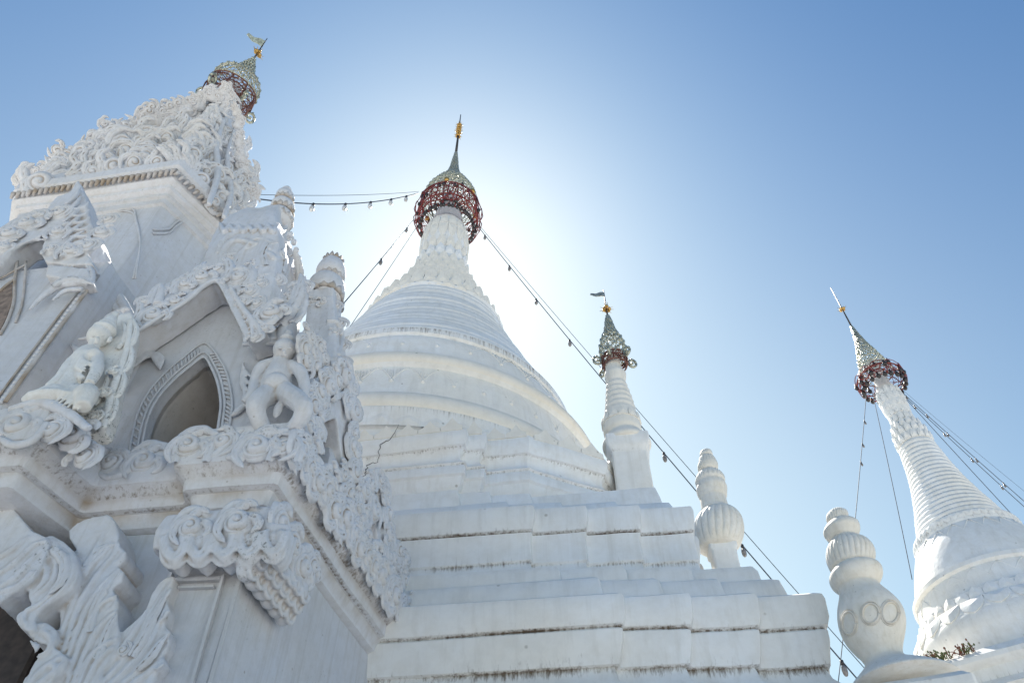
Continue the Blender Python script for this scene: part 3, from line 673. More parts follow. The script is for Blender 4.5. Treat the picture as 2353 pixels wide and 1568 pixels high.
for (zt, hh) in ((8.28, .22), (7.2, .2)):                                # garlands below the upper petals
    m = MB()
    for k in range(22):
        a0 = 2 * math.pi * k / 22; da = 2 * math.pi / 22
        P = []
        for u in np.linspace(0, 1, 9):
            dd = hh * (1 - abs(2 * u - 1)) ** 1.4; r = (float(np.interp(zt - dd, [7.9, 8.28], [1.135, .96])) if zt > 8 else float(np.interp(zt - dd, [6.9, 7.2], [1.388, 1.35]))) + .003
            P.append(V((RX + r * math.cos(a0 + da * u), RY + r * math.sin(a0 + da * u), zt - dd)))
        tube(m, P, .010, 4)
    m.build("garland_relief", M_FAR, rst)
m = MB(); a = math.radians(35); u = V((math.cos(a), -math.sin(a), 0)); v_ = V((math.sin(a), math.cos(a), 0))
E0 = V((5.75, 11.5, 0)); E1_ = E0 + u * 3.92
plan = [(q.x, q.y) for q in (E0, E1_, E1_ + v_ * 3.92, E0 + v_ * 3.92)]
sweep(m, plan, [(.2, -1.6, 0), (.2, 4.3, 0), (.16, 4.36, 0), (.14, 4.55, 0), (.17, 4.58, 0), (.02, 4.74, 0), (-.04, 4.78, .4), (-.04, 4.88, 0), (.0, 4.9, 0), (-.05, 4.98, .3), (-.06, 5.08, 0), (.0, 5.12, 0), (-.10, 5.22, 0), (-.13, 5.25, .4), (-.12, 5.42, 0), (-.02, 5.47, 0), (.0, 5.50, 0), (.0, 5.57, 0), (-.12, 5.70, 0), (-.4, 5.72, 0)], sub=10); m.build("platform", M_FAR, rst, angle=30)
C = V((RX, RY, 12.9))
umbrella("tall pointed pierced cone over a red bulb-hung skirt on the far right stupa's spire", C,
    [(.10, .36), (.3, .33), (.5, .29), (.75, .235), (.95, .18), (1.2, .12), (1.5, .07), (1.85, .02)],
    [(.10, .36), (.05, .45), (-.08, .52), (-.2, .50), (-.32, .44)], 22, .009, .016, 3.5, [2.55], "openwork metal umbrellas on the spires", bulbs=40, ribs=10, conem=M_GOLD if False else M_SILVER, fs=.06, rod=.014)
wd = thing("weeds", "tuft of small reddish weeds on the far right stupa's platform edge", "weeds", (6.5, 11.0, 5.66))
for nm, mt, sd in (("stems", M_WEED, 1), ("leaves", M_GREEN, 2)):
    m = MB(); R = random.Random(sd)
    for k in range(34):
        p = V((6.28, 11.2, 5.66)).lerp(V((6.85, 10.82, 5.66)), R.random()) + V((R.uniform(-.03, .03), R.uniform(-.03, .03), 0)); e = V((R.uniform(-1, 1), R.uniform(-1, .3), R.uniform(.3, 1.4))).normalized() * R.uniform(.07, .2)
        tube(m, [p, p + e * .6 + V((0, 0, .02)), p + e], [.008, .007, .003], 4)
        if nm == "leaves" or R.random() < .6: blob(m, p + e, .016, .012, .02, 5, 4)
    m.build(nm, mt, wd, smooth=False)

# ------------------------------------------------------------------ strings of lights and stay wires
def at(x, y, Y): d = ray(x, y); return d * (Y / d.y)
bulb_me = {}
def string(name, label, cat, A_, B_, sag, bulbs, size, grp, q=.007, mat=None, n=40, pale=False):
    t = thing(name, label, cat, A_.lerp(B_, 0), grp); L = (B_ - A_).length
    P = [A_.lerp(B_, k / n) - V((0, 0, sag * 4 * (k / n) * (1 - k / n))) for k in range(n + 1)]
    m = MB(); tube(m, P, q, 5); m.build("wire", mat or M_CABLE, t)
    for f in bulbs:
        k = min(int(f * n), n - 1); p = P[k].lerp(P[k + 1], f * n - k)
        m = MB(); tube(m, [p, p - V((0, 0, size * .6))], size * .22, 6); m2 = M_DARK
        bo = m.build("bulb_holder", m2, t)
        key = (size, pale)
        mb2 = MB(); blob(mb2, p - V((0, 0, size * 1.25)), size * .36, size * .36, size * .75, 8, 6)
        mb2.build("bulb", M_PALE if pale else M_BULB, t)
    return t
GR = "strings of bulbs and stay wires"
A1 = at(960, 444, 11.0); B1 = at(560, 452, 6.8)
def frac(A_, B_, xs):
    # fractions along the chord whose picture column matches
    out = []
    for x in xs:
        lo, hi = 0, 1
        def col(f):
            p = A_.lerp(B_, f); return CX + F * p.x / (p.y * CT + p.z * ST)
        s_ = 1 if col(1) > col(0) else -1
        for _ in range(40):
            mid = (lo + hi) / 2
            if (col(mid) - x) * s_ < 0: lo = mid
            else: hi = mid
        out.append(lo)
    return out
string("string_light", "sagging string of pale bulbs from the shrine roof to the great stupa's cage", "string light", A1, B1, .42, frac(A1, B1, [935, 902, 857, 801, 728, 640]), .15, GR, .014, pale=True)
A_, B_ = at(962, 440, 11.0), at(560, 446, 6.85); string("stay_wire", "thin upper wire above the bulb string between shrine roof and great stupa", "wire", A_, B_, .12, [], .1, GR, .006)
A_, B_ = at(950, 505, 10.9), at(700, 800, 5.6); string("string_light", "bulb string falling steeply from the cage behind the shrine's right spirelet", "string light", A_, B_, .05, frac(A_, B_, [935, 877, 789]), .10, GR, .009)
A_, B_ = at(958, 520, 10.95), at(770, 800, 9.0); string("stay_wire", "thin wire running down along the great stupa's left shoulder", "wire", A_, B_, .03, [], .1, GR, .007)
A_, B_ = at(1094, 515, 11.0), at(2040, 1640, 9.6); string("string_light", "long bulb string from the cage down past the small stupa to the lower right", "string light", A_, B_, .18, frac(A_, B_, [1114, 1170, 1231, 1307, 1521, 1700, 1815, 1930]), .11, GR, .010)
A_, B_ = at(1096, 512, 11.0), at(2080, 1640, 9.7); string("stay_wire", "thin wire running just above the long bulb string at the right", "wire", A_, B_, .10, [], .1, GR, .006)
for (lb, a, b, Y2, bl) in (("leftmost thin bulb wire below the far right stupa's umbrella", (1990, 902), (1925, 1568), 11, [1984, 1979, 1975]), ("second wire from the left below the far right stupa's umbrella", (2004, 902), (2095, 1330), 11.4, []), ("upper of the two bulb wires leaving the far right stupa to the right", (2056, 886), (2400, 1192), 12, [2080, 2126, 2172, 2238, 2302]), ("lower of the two bulb wires leaving the far right stupa to the right", (2054, 888), (2400, 1206), 12, [2098, 2165, 2228, 2296]), ("lowest bare wire leaving the far right stupa to the right", (2050, 882), (2400, 1262), 12, []), ("faint topmost wire leaving the far right stupa to the right", (2060, 884), (2400, 1166), 12, [])):
    A_, B_ = at(*a, 12.0), at(*b, Y2); string("string_light" if bl else "stay_wire", lb, "string light" if bl else "wire", A_, B_, .05, frac(A_, B_, bl), .06, GR, .007 if "faint" not in lb else .003)
#PART3
# ------------------------------------------------------------------ carved shrine on the left
class Tilt:
    """positions taken on one plane, relief turned to face another way"""
    def __init__(s, fr, n):
        s.fr = fr; s.n = V(n).normalized(); u_ = V((0, 0, 1)); s.up = (u_ - s.n * u_.dot(s.n)).normalized(); s.h = s.up.cross(s.n).normalized(); s.o = fr.o
    def hit(s, x, y, off=0.0): return s.fr.hit(x, y, off)
class Frame:
    """a wall plane: origin, outward normal, horizontal direction, up direction"""
    def __init__(s, o, n, up=(0, 0, 1)):
        s.o = V(o); s.n = V(n).normalized(); s.up = (V(up) - s.n * V(up).dot(s.n)).normalized(); s.h = s.up.cross(s.n).normalized()
    def hit(s, x, y, off=0.0):
        d = ray(x, y); return d * ((s.o + s.n * off).dot(s.n) / d.dot(s.n))
def yawn(a): a = math.radians(a); return V((-math.sin(a), -math.cos(a), 0))
def mpp(p): return (p.y * CT + p.z * ST) / F              # metres per survey unit at p
CN = V((-1.477, 3.80, 0)); FF = Frame(CN, yawn(7))
a_ = math.radians(14); FS = Frame(CN, (math.cos(a_), -math.sin(a_), 0)); HS = V((math.sin(a_), math.cos(a_), 0))
FL = Frame((-3.05, 3.63, 0), yawn(7))
HF = V((math.cos(math.radians(7)), -math.sin(math.radians(7)), 0))
def S(mb, fr, pts, w_, off=0.0, flat=.8, n=5, seg=7, offs=None):
    P = []
    for i, p in enumerate(pts):
        o_ = off if offs is None else lerp(offs, i / max(1, len(pts) - 1)); P.append(fr.hit(p[0], p[1], o_))
    m_ = mpp(P[len(P) // 2]); W_ = [x * m_ for x in w_] if hasattr(w_, '__len__') else w_ * m_
    tube(mb, catmull(P, n), W_, seg, fr.n, flat)
def slab(mb, fr, pts, off, th, sm=4, closed_smooth=True):
    """traced outline on a wall plane, pushed back by th, with a softly domed face"""
    P = [fr.hit(x, y, off) for x, y in pts]
    if closed_smooth and sm > 1:
        Q = P + P[:3]; C_ = []
        for i in range(len(P)):
            a, b, c, d = P[i - 1], P[i], P[(i + 1) % len(P)], P[(i + 2) % len(P)]
            for k in range(sm):
                t = k / sm; C_.append(.5 * (2 * b + (c - a) * t + (2 * a - 5 * b + 4 * c - d) * t * t + (3 * b - a - 3 * c + d) * t ** 3))
        P = C_
    prism(mb, P, -fr.n * th)
def crisp(mb):
    if mb.crisp is None: mb.crisp = MB()
    return mb.crisp
def volute(mb, fr, c, r, turns, rot, hand):
    """modelled scroll: domed disc with one spiral groove cut into it"""
    nr, na = 11, 40; vs_ = [c + fr.n * r * .48]; st = [0.0]
    for i in range(1, nr + 1):
        q = i / nr
        for k in range(na):
            th = 2 * math.pi * k / na; R = r * (1 + .05 * math.sin(3 * th + rot))
            ph = (th * hand - rot * hand) / 2 + math.pi * turns * q
            g = abs(math.cos(ph)) ** 7
            H = r * (.50 * (1 - q ** 3.2) - .10) - r * .24 * g * min(1, q * 3) * min(1, (1.02 - q) * 6)
            if i == nr: H = -r * .5
            vs_.append(c + fr.h * (R * min(q, .96) * math.cos(th)) + fr.up * (R * min(q, .96) * math.sin(th)) + fr.n * H)
            st.append(.62 * g * (q > .1) if i < nr else .55)
    fs = [(0, 1 + k, 1 + (k + 1) % na) for k in range(na)]
    for i in range(nr - 1):
        a = 1 + i * na
        fs += [(a + k, a + na + k, a + na + (k + 1) % na, a + (k + 1) % na) for k in range(na)]
    crisp(mb).add(vs_, fs, st)
def leaf(mb, P, nrm, W, k=4, depth=.5, tipw=.25, sides=9):
    """modelled acanthus leaf along a curve: scalloped edge, midrib and slanting veins"""
    P = catmull(P, 7); n = len(P); vs_ = []; st = []
    for i in range(n):
        t = i / (n - 1); T = (P[min(i + 1, n - 1)] - P[max(i - 1, 0)]).normalized(); sd = T.cross(nrm).normalized(); up = sd.cross(T).normalized()
        if up.dot(nrm) < 0: up = -up
        w_ = W * (math.sin(math.pi * min(1, (.16 + .84 * t)) ** .85) ** .55 if t < .999 else .06)
        w_ = max(w_, W * .08) * (1 + .20 * abs(math.sin(math.pi * k * t)))
        for j in range(sides):
            u = -1 + 2 * j / (sides - 1)
            H = w_ * depth * (1 - u * u) - w_ * .20 * math.exp(-(u / .16) ** 2) - w_ * .20 * abs(math.cos(math.pi * (k * t - abs(u) * .7))) ** 7 * min(1, abs(u) * 3)
            if j in (0, sides - 1): H = -w_ * .45
            vs_.append(P[i] + sd * (u * w_) + up * H); st.append(.5 if j in (0, sides - 1) else .5 * math.exp(-(u / .16) ** 2) + .35 * abs(math.cos(math.pi * (k * t - abs(u) * .7))) ** 7)
    fs = [(i * sides + j, i * sides + j + 1, (i + 1) * sides + j + 1, (i + 1) * sides + j) for i in range(n - 1) for j in range(sides - 1)]
    crisp(mb).add(vs_, fs, st)
def spiral(mb, fr, c, r, turns=1.5, rot=0.0, hand=1, w_=.27, off=0.0, flat=.9, tail=0.0, core=True):
    c = c + fr.n * off; volute(mb, fr, c, r, turns + .4, rot, hand)
    blob(mb, c - fr.n * r * .35, r * 1.15, r * 1.15, r * .35, 12, 6, (fr.h, fr.up, fr.n))
    if tail:
        e = lambda a, q: c + fr.h * r * q * math.cos(a) + fr.up * r * q * math.sin(a) + fr.n * r * .05
        leaf(mb, [e(rot - hand * 1.9, 1.0 + tail * .9), e(rot - hand * 1.0, 1.25 + tail * .2), e(rot, 1.12), e(rot + hand * .9, 1.02)][::-1], fr.n, r * .34, 4)
def lobes(mb, fr, c, r, rot, hand, n=4, off=0.0, L=.75):
    for k in range(max(1, (n + 1) // 2)):
        a = rot + hand * (.7 + k * 1.5); e = lambda aa, q: c + fr.h * r * q * math.cos(aa) + fr.up * r * q * math.sin(aa) + fr.n * (off + r * .02)
        leaf(mb, [e(a, .85), e(a + hand * .25, 1.25), e(a + hand * .65, 1.62), e(a + hand * 1.1, 1.60)], fr.n, r * .36, 3)
def scroll(mb, fr, x, y, rpx, rot=0.0, hand=1, off=0.0, turns=1.5, nl=4, w_=.27, tail=.8, metres=None):
    c = fr.hit(x, y, off); r = metres or rpx * mpp(c)
    spiral(mb, fr, c, r, turns, rot, hand, w_, 0, .9, tail)
    if nl: lobes(mb, fr, c, r, rot, hand, nl)
def leafpx(mb, fr, pts, wpx, off=0.0, k=5, depth=.5):
    P = [fr.hit(x, y, off) for x, y in pts]; leaf(mb, P, fr.n, wpx * mpp(P[0]), k, depth)
class OnMesh:
    """positions found on a modelled surface, relief facing a fixed way"""
    def __init__(s, mb, n): s.b = bvh_of(mb); f_ = Frame((0, 0, 0), n); s.n, s.up, s.h = f_.n, f_.up, f_.h; s.d = 5.0
    def hit(s, x, y, off=0.0):
        d = ray(x, y).normalized(); h = s.b.ray_cast(V((0, 0, 0)), d)
        if h[0] is not None: s.d = h[3]; return h[0] + s.n * off
        return d * s.d + s.n * off
def inside(p, poly):
    x, y = p; c = False
    for i in range(len(poly)):
        (x1, y1), (x2, y2) = poly[i - 1], poly[i]
        if (y1 > y) != (y2 > y) and x < (x2 - x1) * (y - y1) / (y2 - y1) + x1: c = not c
    return c
def fill(mb, fr, poly, n, r0, r1, off, seed, offvar=.04):
    """irregular carved scrollwork over a traced area"""
    R = random.Random(seed); xs = [p[0] for p in poly]; ys = [p[1] for p in poly]; pts = []; tries = 0
    while len(pts) < n and tries < 4000:
        tries += 1; p = (R.uniform(min(xs), max(xs)), R.uniform(min(ys), max(ys)))
        if not inside(p, poly): continue
        c = fr.hit(*p, off); r = R.uniform(r0, r1)
        if any((c - q).length < (r + rq) * 1.0 for q, rq in pts): continue
        pts.append((c, r)); hd = R.choice((-1, 1)); rt = R.uniform(0, 6.28)
        cc = c + fr.n * R.uniform(-offvar, offvar)
        if R.random() < .62:
            spiral(mb, fr, cc, r, R.uniform(1.2, 1.8), rt, hd, .28, 0, .9, .9); lobes(mb, fr, cc, r, rt, hd, 2)
        else:
            a = R.uniform(.6, 2.4); e = fr.h * math.cos(a) + fr.up * math.sin(a); t_ = fr.h * -math.sin(a) * hd + fr.up * math.cos(a) * hd
            for q in (-.55, 0, .55): leaf(mb, [cc - e * r + t_ * r * q * .5, cc + t_ * r * q, cc + e * r * .9 + t_ * r * (q * 1.6), cc + e * r * 1.35 + t_ * r * (q * 1.6 + .5)], fr.n, r * .34, 4)
_tex = bpy.data.textures.new("plaster_lumps", 'CLOUDS'); _tex.noise_scale = .09; _tex.noise_depth = 3
def carved(mb, name, mat, parent, vox=.0105, lump=.008, sm=1):
    o = mb.build(name, mat, parent)
    r = o.modifiers.new("Remesh", 'REMESH'); r.mode = 'VOXEL'; r.voxel_size = vox; r.use_smooth_shade = True
    if sm: s_ = o.modifiers.new("Smooth", 'SMOOTH'); s_.factor = .5; s_.iterations = sm
    if lump:
        d = o.modifiers.new("Displace", 'DISPLACE'); d.texture = _tex; d.strength = lump; d.mid_level = .5; d.texture_coords = 'LOCAL'
    if mb.crisp is not None: mb.crisp.build("scrollwork", mat, o)
    return o
shrine = thing("shrine", "ornate white carved stucco shrine with scrollwork gables, filling the left of the photo", "shrine", (-4.0, 6.0, -1.6))

# lower body and cornice: plan corners (front bay, recess, left bay)
planC = [(-5.6, 3.94), (-3.05, 3.63), (-2.85, 4.11), (-2.19, 4.03), (-2.17, 3.885), (-1.477, 3.80), (-.83, 6.40), (-5.0, 7.4)]
def zf(x, y, off=0.0, fr=FF): return fr.hit(x, y, off).z
ys_ = [1157, 1124, 1112, 1087, 1065]
m = MB(); z_ = [zf(560, y_, o_) for y_, o_ in zip(ys_, (-.10, -.08, -.045, -.02, .0))]
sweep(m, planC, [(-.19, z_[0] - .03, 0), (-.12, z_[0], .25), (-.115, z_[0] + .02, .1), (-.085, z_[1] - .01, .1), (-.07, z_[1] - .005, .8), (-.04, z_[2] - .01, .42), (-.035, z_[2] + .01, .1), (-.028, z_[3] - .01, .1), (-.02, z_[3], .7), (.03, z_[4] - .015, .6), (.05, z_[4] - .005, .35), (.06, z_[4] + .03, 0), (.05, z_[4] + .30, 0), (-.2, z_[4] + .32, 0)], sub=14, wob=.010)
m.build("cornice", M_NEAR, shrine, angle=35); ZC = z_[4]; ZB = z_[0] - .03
# front pier and side wall
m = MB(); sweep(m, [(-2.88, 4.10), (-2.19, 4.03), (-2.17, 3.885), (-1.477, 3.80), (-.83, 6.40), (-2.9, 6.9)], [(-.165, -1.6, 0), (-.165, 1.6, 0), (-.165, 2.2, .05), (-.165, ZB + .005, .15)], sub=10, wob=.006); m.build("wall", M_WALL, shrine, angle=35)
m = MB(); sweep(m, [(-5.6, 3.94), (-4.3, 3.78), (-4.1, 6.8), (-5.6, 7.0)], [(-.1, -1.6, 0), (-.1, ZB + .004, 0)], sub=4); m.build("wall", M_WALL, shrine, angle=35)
m = MB(); sweep(m, [(-4.5, 4.55), (-2.85, 4.35), (-2.85, 4.6), (-4.5, 4.8)], [(0, -1.6, 0), (0, ZB - .35, 0)], sub=4); m.build("doorway_shade", simple("doorway_shade_brown", (.05, .036, .03), .7), shrine, angle=35)  # panel added across the open doorway, its deep shade put into the dark colour
# pilaster frame on the front pier
def bar(m, fr, a, b, w_, off, th):
    A_, B_ = fr.hit(*a, off), fr.hit(*b, off); d = (B_ - A_).normalized(); s_ = d.cross(fr.n).normalized() * w_ * mpp(A_) * .5
    prism(m, [A_ - s_, B_ - s_, B_ + s_, A_ + s_], -fr.n * th)
m = MB()
for a, b, w_ in (((392, 1313), (318, 1575), 7), ((397, 1330), (505, 1326), 9), ((512, 1318), (436, 1580), 7), ((555, 1310), (478, 1580), 8), ((408, 1347), (490, 1344), 5)):
    bar(m, FF, a, b, w_, -.135, .04)
m.build("pilaster_frame", M_WALL, shrine, smooth=False)

# capital that wraps the corner
m = MB(); B0 = CN; A0 = CN - HF * .66; D0 = CN + HS * .62
pl = [(A0.x, A0.y), (B0.x, B0.y), (D0.x, D0.y), (D0.x - .35, D0.y + .05), (A0.x + .05, A0.y + .35)]
z0 = zf(480, 1302, -.14); z1 = zf(480, 1250, -.02); z2 = zf(480, 1165, .0)
sweep(m, pl, [(-.17, z0 - .03, 0), (-.12, z0, 0), (-.03, z0 + .06, 0), (.02, z1 - .02, 0), (.035, z1 + .1, 0), (.02, z2 - .05, 0), (-.04, z2, 0)], sub=10, wob=.012)
for k in range(5):                                   # hanging petals along the front edge
    x0 = 372 + k * 57; x1 = x0 + 54; yb = 1284 - k * 3
    slab(m, FF, [(x0 - 6, yb - 70), (x0 - 8, yb - 40), (x0 + 4, yb - 8), ((x0 + x1) / 2, yb + 14), (x1 - 4, yb - 8), (x1 + 8, yb - 40), (x1 + 6, yb - 70)], .03, .14, 2)
    for f, dy, w_, of in ((1.0, 0, 6.5, .04), (.66, -12, 5, .045), (1.12, 20, 6, .0)):
        xm = (x0 + x1) / 2; hw = (x1 - x0) / 2 * f
        S(m, FF, [(xm - hw, yb - 52 + dy * .4), (xm - hw * .85, yb - 18 + dy), (xm, yb + dy), (xm + hw * .85, yb - 18 + dy), (xm + hw, yb - 52 + dy * .4)], w_, of, .7)
    for j in (-1, 0, 1): S(m, FF, [((x0 + x1) / 2 + j * 12, yb - 48), ((x0 + x1) / 2 + j * 9, yb - 22)], [5, 3], .03, .7)
scroll(m, FF, 438, 1208, 30, 2.6, -1, .05, 1.4, 3); scroll(m, FF, 545, 1196, 34, 2.6, -1, .06, 1.4, 4)
S(m, FF, [(385, 1235), (410, 1190), (445, 1168), (480, 1180)], [5, 12, 9], .03); S(m, FF, [(480, 1235), (510, 1190), (540, 1158), (590, 1160)], [6, 14, 10], .03)
for t_, zz_, r in ((.10, -.02, .09), (.28, -.06, .10), (.46, -.10, .10), (.58, -.02, .07)):
    c = CN + HS * t_ + V((0, 0, z2 - .06 + zz_)) + FS.n * .03; spiral(m, FS, c, r, 1.5, 2.6, -1, .27, 0, .9, .8); lobes(m, FS, c, r, 2.6, -1, 4)
for k in range(6):
    for j in range(3):
        c = CN + HS * (.06 + .1 * k) + FS.n * (.035 - .035 * j) + V((0, 0, z1 - .02 - .065 * j))
        blob(m, c + FS.n * -.05, .075, .06, .085, 8, 6, (HS, FS.n, V((0, 0, 1))))
        P = [c + HS * .055 * math.cos(u) + V((0, 0, .075 * math.sin(u))) for u in np.linspace(math.pi, 2 * math.pi, 8)]
        tube(m, P, .016, 6, FS.n, .8)
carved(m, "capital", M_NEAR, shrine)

# big flame-leaf bracket at the bottom left
def z3(*L): return [(a * .3653, 995 + b * .3653) for a, b in L]
m = MB()
slab(m, FF, z3((430, 610), (520, 545), (620, 515), (700, 520), (745, 620), (745, 690), (792, 745), (782, 800), (735, 835), (775, 870), (762, 930), (705, 975), (742, 1050), (735, 1150), (745, 1240), (735, 1340), (640, 1480), (600, 1600), (170, 1620), (160, 1530), (230, 1470), (330, 1330), (375, 1200), (380, 1100), (490, 930), (500, 780), (450, 680)), -.06, .30, 3)
m2_ = z3((735, 1330), (780, 1230), (900, 1130), (950, 1010), (1010, 925), (1090, 895), (1078, 970), (1050, 1040), (1062, 1110), (1035, 1200), (1068, 1245), (1055, 1330), (1020, 1390), (1032, 1440), (980, 1500), (900, 1610), (560, 1620))
slab(m, FF, m2_, -.08, .28, 3)
slab(m, FF, z3((300, 640), (400, 680), (465, 750), (492, 850), (475, 930), (420, 1000), (330, 1060), (235, 1130), (215, 1180), (210, 1235), (140, 1232), (100, 1180), (110, 1130), (190, 1085), (178, 1030), (180, 960), (225, 860), (285, 740)), .02, .36, 3)
slab(m, FF, z3((-30, 420), (90, 480), (190, 600), (290, 650), (302, 720), (225, 880), (140, 960), (50, 1010), (-40, 1020)), .06, .40, 3)
slab(m, FF, z3((180, 1270), (260, 1180), (350, 1240), (340, 1330), (220, 1420), (160, 1560), (140, 1600), (260, 1620), (420, 1400)), .0, .34, 3)
def flow(L, w_=5, off=-.052, fr=FF): S(m, fr, z3(*L), w_ if hasattr(w_, '__len__') else [w_ * .5, w_, w_ * .9, w_ * .4], off, .8)
for L in (((330, 1600), (420, 1300), (500, 1060), (610, 880), (740, 720)), ((370, 1600), (450, 1330), (540, 1100), (640, 950), (770, 830)), ((410, 1600), (480, 1370), (570, 1160), (640, 1060), (745, 1010)), ((300, 1590), (390, 1260), (480, 1000), (560, 840), (700, 690)),
          ((450, 1600), (500, 1450), (580, 1280), (660, 1170), (735, 1110)), ((480, 1610), (520, 1480), (600, 1360), (730, 1280)), ((250, 1590), (350, 1330), (440, 1120), (500, 960), (560, 800), (640, 640)), ((520, 1600), (600, 1440), (700, 1340))):
    flow(L, 6)
for c, r, rt, hd in (((650, 1000), 14, 3.6, 1), ((640, 1370), 15, 3.8, 1), ((770, 1360), 14, -.4, -1)): scroll(m, FF, c[0] * .3653, 995 + c[1] * .3653, r, rt, hd, -.06, 1.2, 0)
for L in (((600, 1600), (760, 1440), (880, 1280), (960, 1110), (1075, 930)), ((660, 1600), (800, 1470), (920, 1340), (990, 1200), (1050, 1060)), ((720, 1610), (850, 1500), (960, 1400), (1060, 1260)), ((780, 1600), (900, 1520), (1020, 1420)), ((600, 1540), (740, 1380), (850, 1230), (920, 1110))):
    flow(L, 6, -.075)
for (a, b) in (((745, 690), (700, 760)), ((790, 745), (720, 810)), ((775, 870), (700, 930)), ((742, 1050), (680, 1110)), ((1062, 1110), (1000, 1170)), ((1068, 1245), (1000, 1300)), ((1032, 1440), (960, 1480)), ((1078, 970), (1020, 1040))): flow((a, ((a[0] + b[0]) / 2, (a[1] + b[1]) / 2 + 14), b), [6, 5, 2], -.06)
for L in (((310, 660), (400, 760), (410, 860), (360, 960), (260, 1060), (150, 1120), (150, 1200)), ((290, 740), (350, 800), (340, 900), (290, 960), (230, 1000)), ((330, 690), (440, 780), (450, 880), (400, 970), (300, 1060), (230, 1110)), ((270, 790), (290, 860), (270, 930), (210, 990))):
    flow(L, 6, .028)
for L in (((-20, 880), (100, 800), (200, 700), (285, 670)), ((-20, 960), (90, 900), (180, 800), (260, 720)), ((-20, 780), (80, 720), (180, 640)), ((0, 990), (110, 950), (200, 860))): flow(L, 6, .068)
for L in (((260, 1230), (320, 1290), (290, 1370), (200, 1400)), ((190, 1300), (230, 1350), (210, 1390)), ((180, 1560), (260, 1480), (370, 1400)), ((200, 1600), (290, 1530), (390, 1440)), ((250, 1500), (300, 1450), (350, 1470), (330, 1530))): flow(L, 6, .008)
for L_, w_ in ((((560, 1250), (600, 1080), (680, 940), (755, 850)), 13), (((520, 900), (560, 800), (640, 720), (730, 690)), 13), (((620, 1420), (650, 1300), (690, 1200), (735, 1130)), 12), (((820, 1400), (900, 1280), (960, 1150), (1060, 980)), 13), (((860, 1480), (940, 1400), (1000, 1320), (1055, 1260)), 11), (((430, 1200), (450, 1060), (500, 940), (560, 830)), 10), (((20, 930), (100, 880), (180, 790), (260, 700)), 14), (((330, 720), (400, 800), (380, 920), (300, 1010)), 12)):
    leafpx(m, FF, z3(*L_), w_,  -.055 if L_[0][0] > 350 else .05, 6, .35)
carved(m, "leaf_bracket", M_NEAR, shrine, .010)

# carved frieze standing on the cornice
m = MB()
sweep(m, [(x, y) for x, y in planC], [(-.10, ZC + .0, 0), (.01, ZC + .02, 0), (.01, ZC + .17, 0), (-.03, ZC + .21, 0), (-.25, ZC + .22, 0)], sub=12, wob=.02)
scroll(m, FF, 432, 1022, 33, 2.4, -1, .07, 1.5, 4); scroll(m, FF, 512, 1012, 27, .4, 1, .065, 1.4, 3); scroll(m, FF, 590, 1024, 36, 2.6, -1, .08, 1.5, 4, tail=.9); scroll(m, FF, 655, 1024, 26, .2, 1, .075, 1.5, 4)
S(m, FF, [(395, 1055), (420, 1002), (465, 985), (500, 1000)], [7, 13, 8], .06); S(m, FF, [(520, 1050), (560, 1045), (600, 1000), (665, 990)], [8, 15, 10], .06); S(m, FF, [(470, 1050), (500, 1040), (540, 1000), (560, 985)], [7, 12, 7], .05)
FR_ = Frame((-2.85, 4.11, 0), yawn(7))
scroll(m, FR_, 255, 1060, 30, 1.0, 1, .07, 1.6, 4); scroll(m, FR_, 330, 1058, 32, 2.4, -1, .07, 1.5, 4); S(m, FR_, [(300, 1040), (340, 1020), (385, 1024)], [7, 13, 9], .06); S(m, FR_, [(225, 1085), (250, 1097), (290, 1085), (300, 1060)], [7, 10, 7], .06)
scroll(m, FL, 40, 975, 42, 2.4, -1, .05, 1.6, 4, tail=1.4); scroll(m, FL, 120, 985, 30, .6, 1, .05, 1.4, 4); scroll(m, FL, 165, 1000, 34, 2.0, -1, -.05, 1.5, 4); scroll(m, FL, 195, 1045, 28, .6, 1, -.12, 1.4, 4)
S(m, FL, [(0, 1005), (30, 1022), (75, 1012), (110, 970)], [8, 13, 8], .07); S(m, FL, [(20, 940), (90, 925), (150, 945), (205, 985)], [9, 16, 10], .06)
for P_ in ([(400, 1062), (405, 1030), (415, 1000), (440, 985)], [(470, 1060), (480, 1035), (492, 1010), (515, 990)], [(548, 1060), (560, 1030), (556, 1005), (575, 990)], [(615, 1058), (628, 1030), (632, 1005), (650, 992)], [(680, 1060), (688, 1035), (684, 1010), (672, 995)]): leafpx(m, FF, P_, 10, .07, 5)
# the run of scroll heads along the side, one behind the other
R = random.Random(5)
t_ = .05
while t_ < 2.75:
    r = R.uniform(.085, .12); zb = ZC + R.uniform(.07, .14)
    c = CN + HS * t_ + V((0, 0, zb)) + FS.n * .06
    spiral(m, FS, c, r, R.uniform(1.3, 1.8), R.uniform(1.8, 3.0), -1, .27, 0, .9, 1.0); lobes(m, FS, c, r, 2.4, -1, 5)
    c2 = c + V((0, 0, r * 1.5)) + HS * R.uniform(-.05, .05); lobes(m, FS, c2, r * .8, R.uniform(0, 3), 1, 4, 0, .9)
    t_ += r * 1.55
# raised corner leaves at the far end of the side
for tt, hh in ((2.45, .36), (2.58, .30), (2.7, .2)):
    b = CN + HS * tt + V((0, 0, ZC + .1)) + FS.n * .08
    tube(m, catmull([b, b + V((0, 0, hh * .5)) + FS.n * .04, b + V((0, 0, hh)) + FS.n * .09], 4), [.08, .07, .015], 8)
carved(m, "frieze", M_NEAR, shrine)

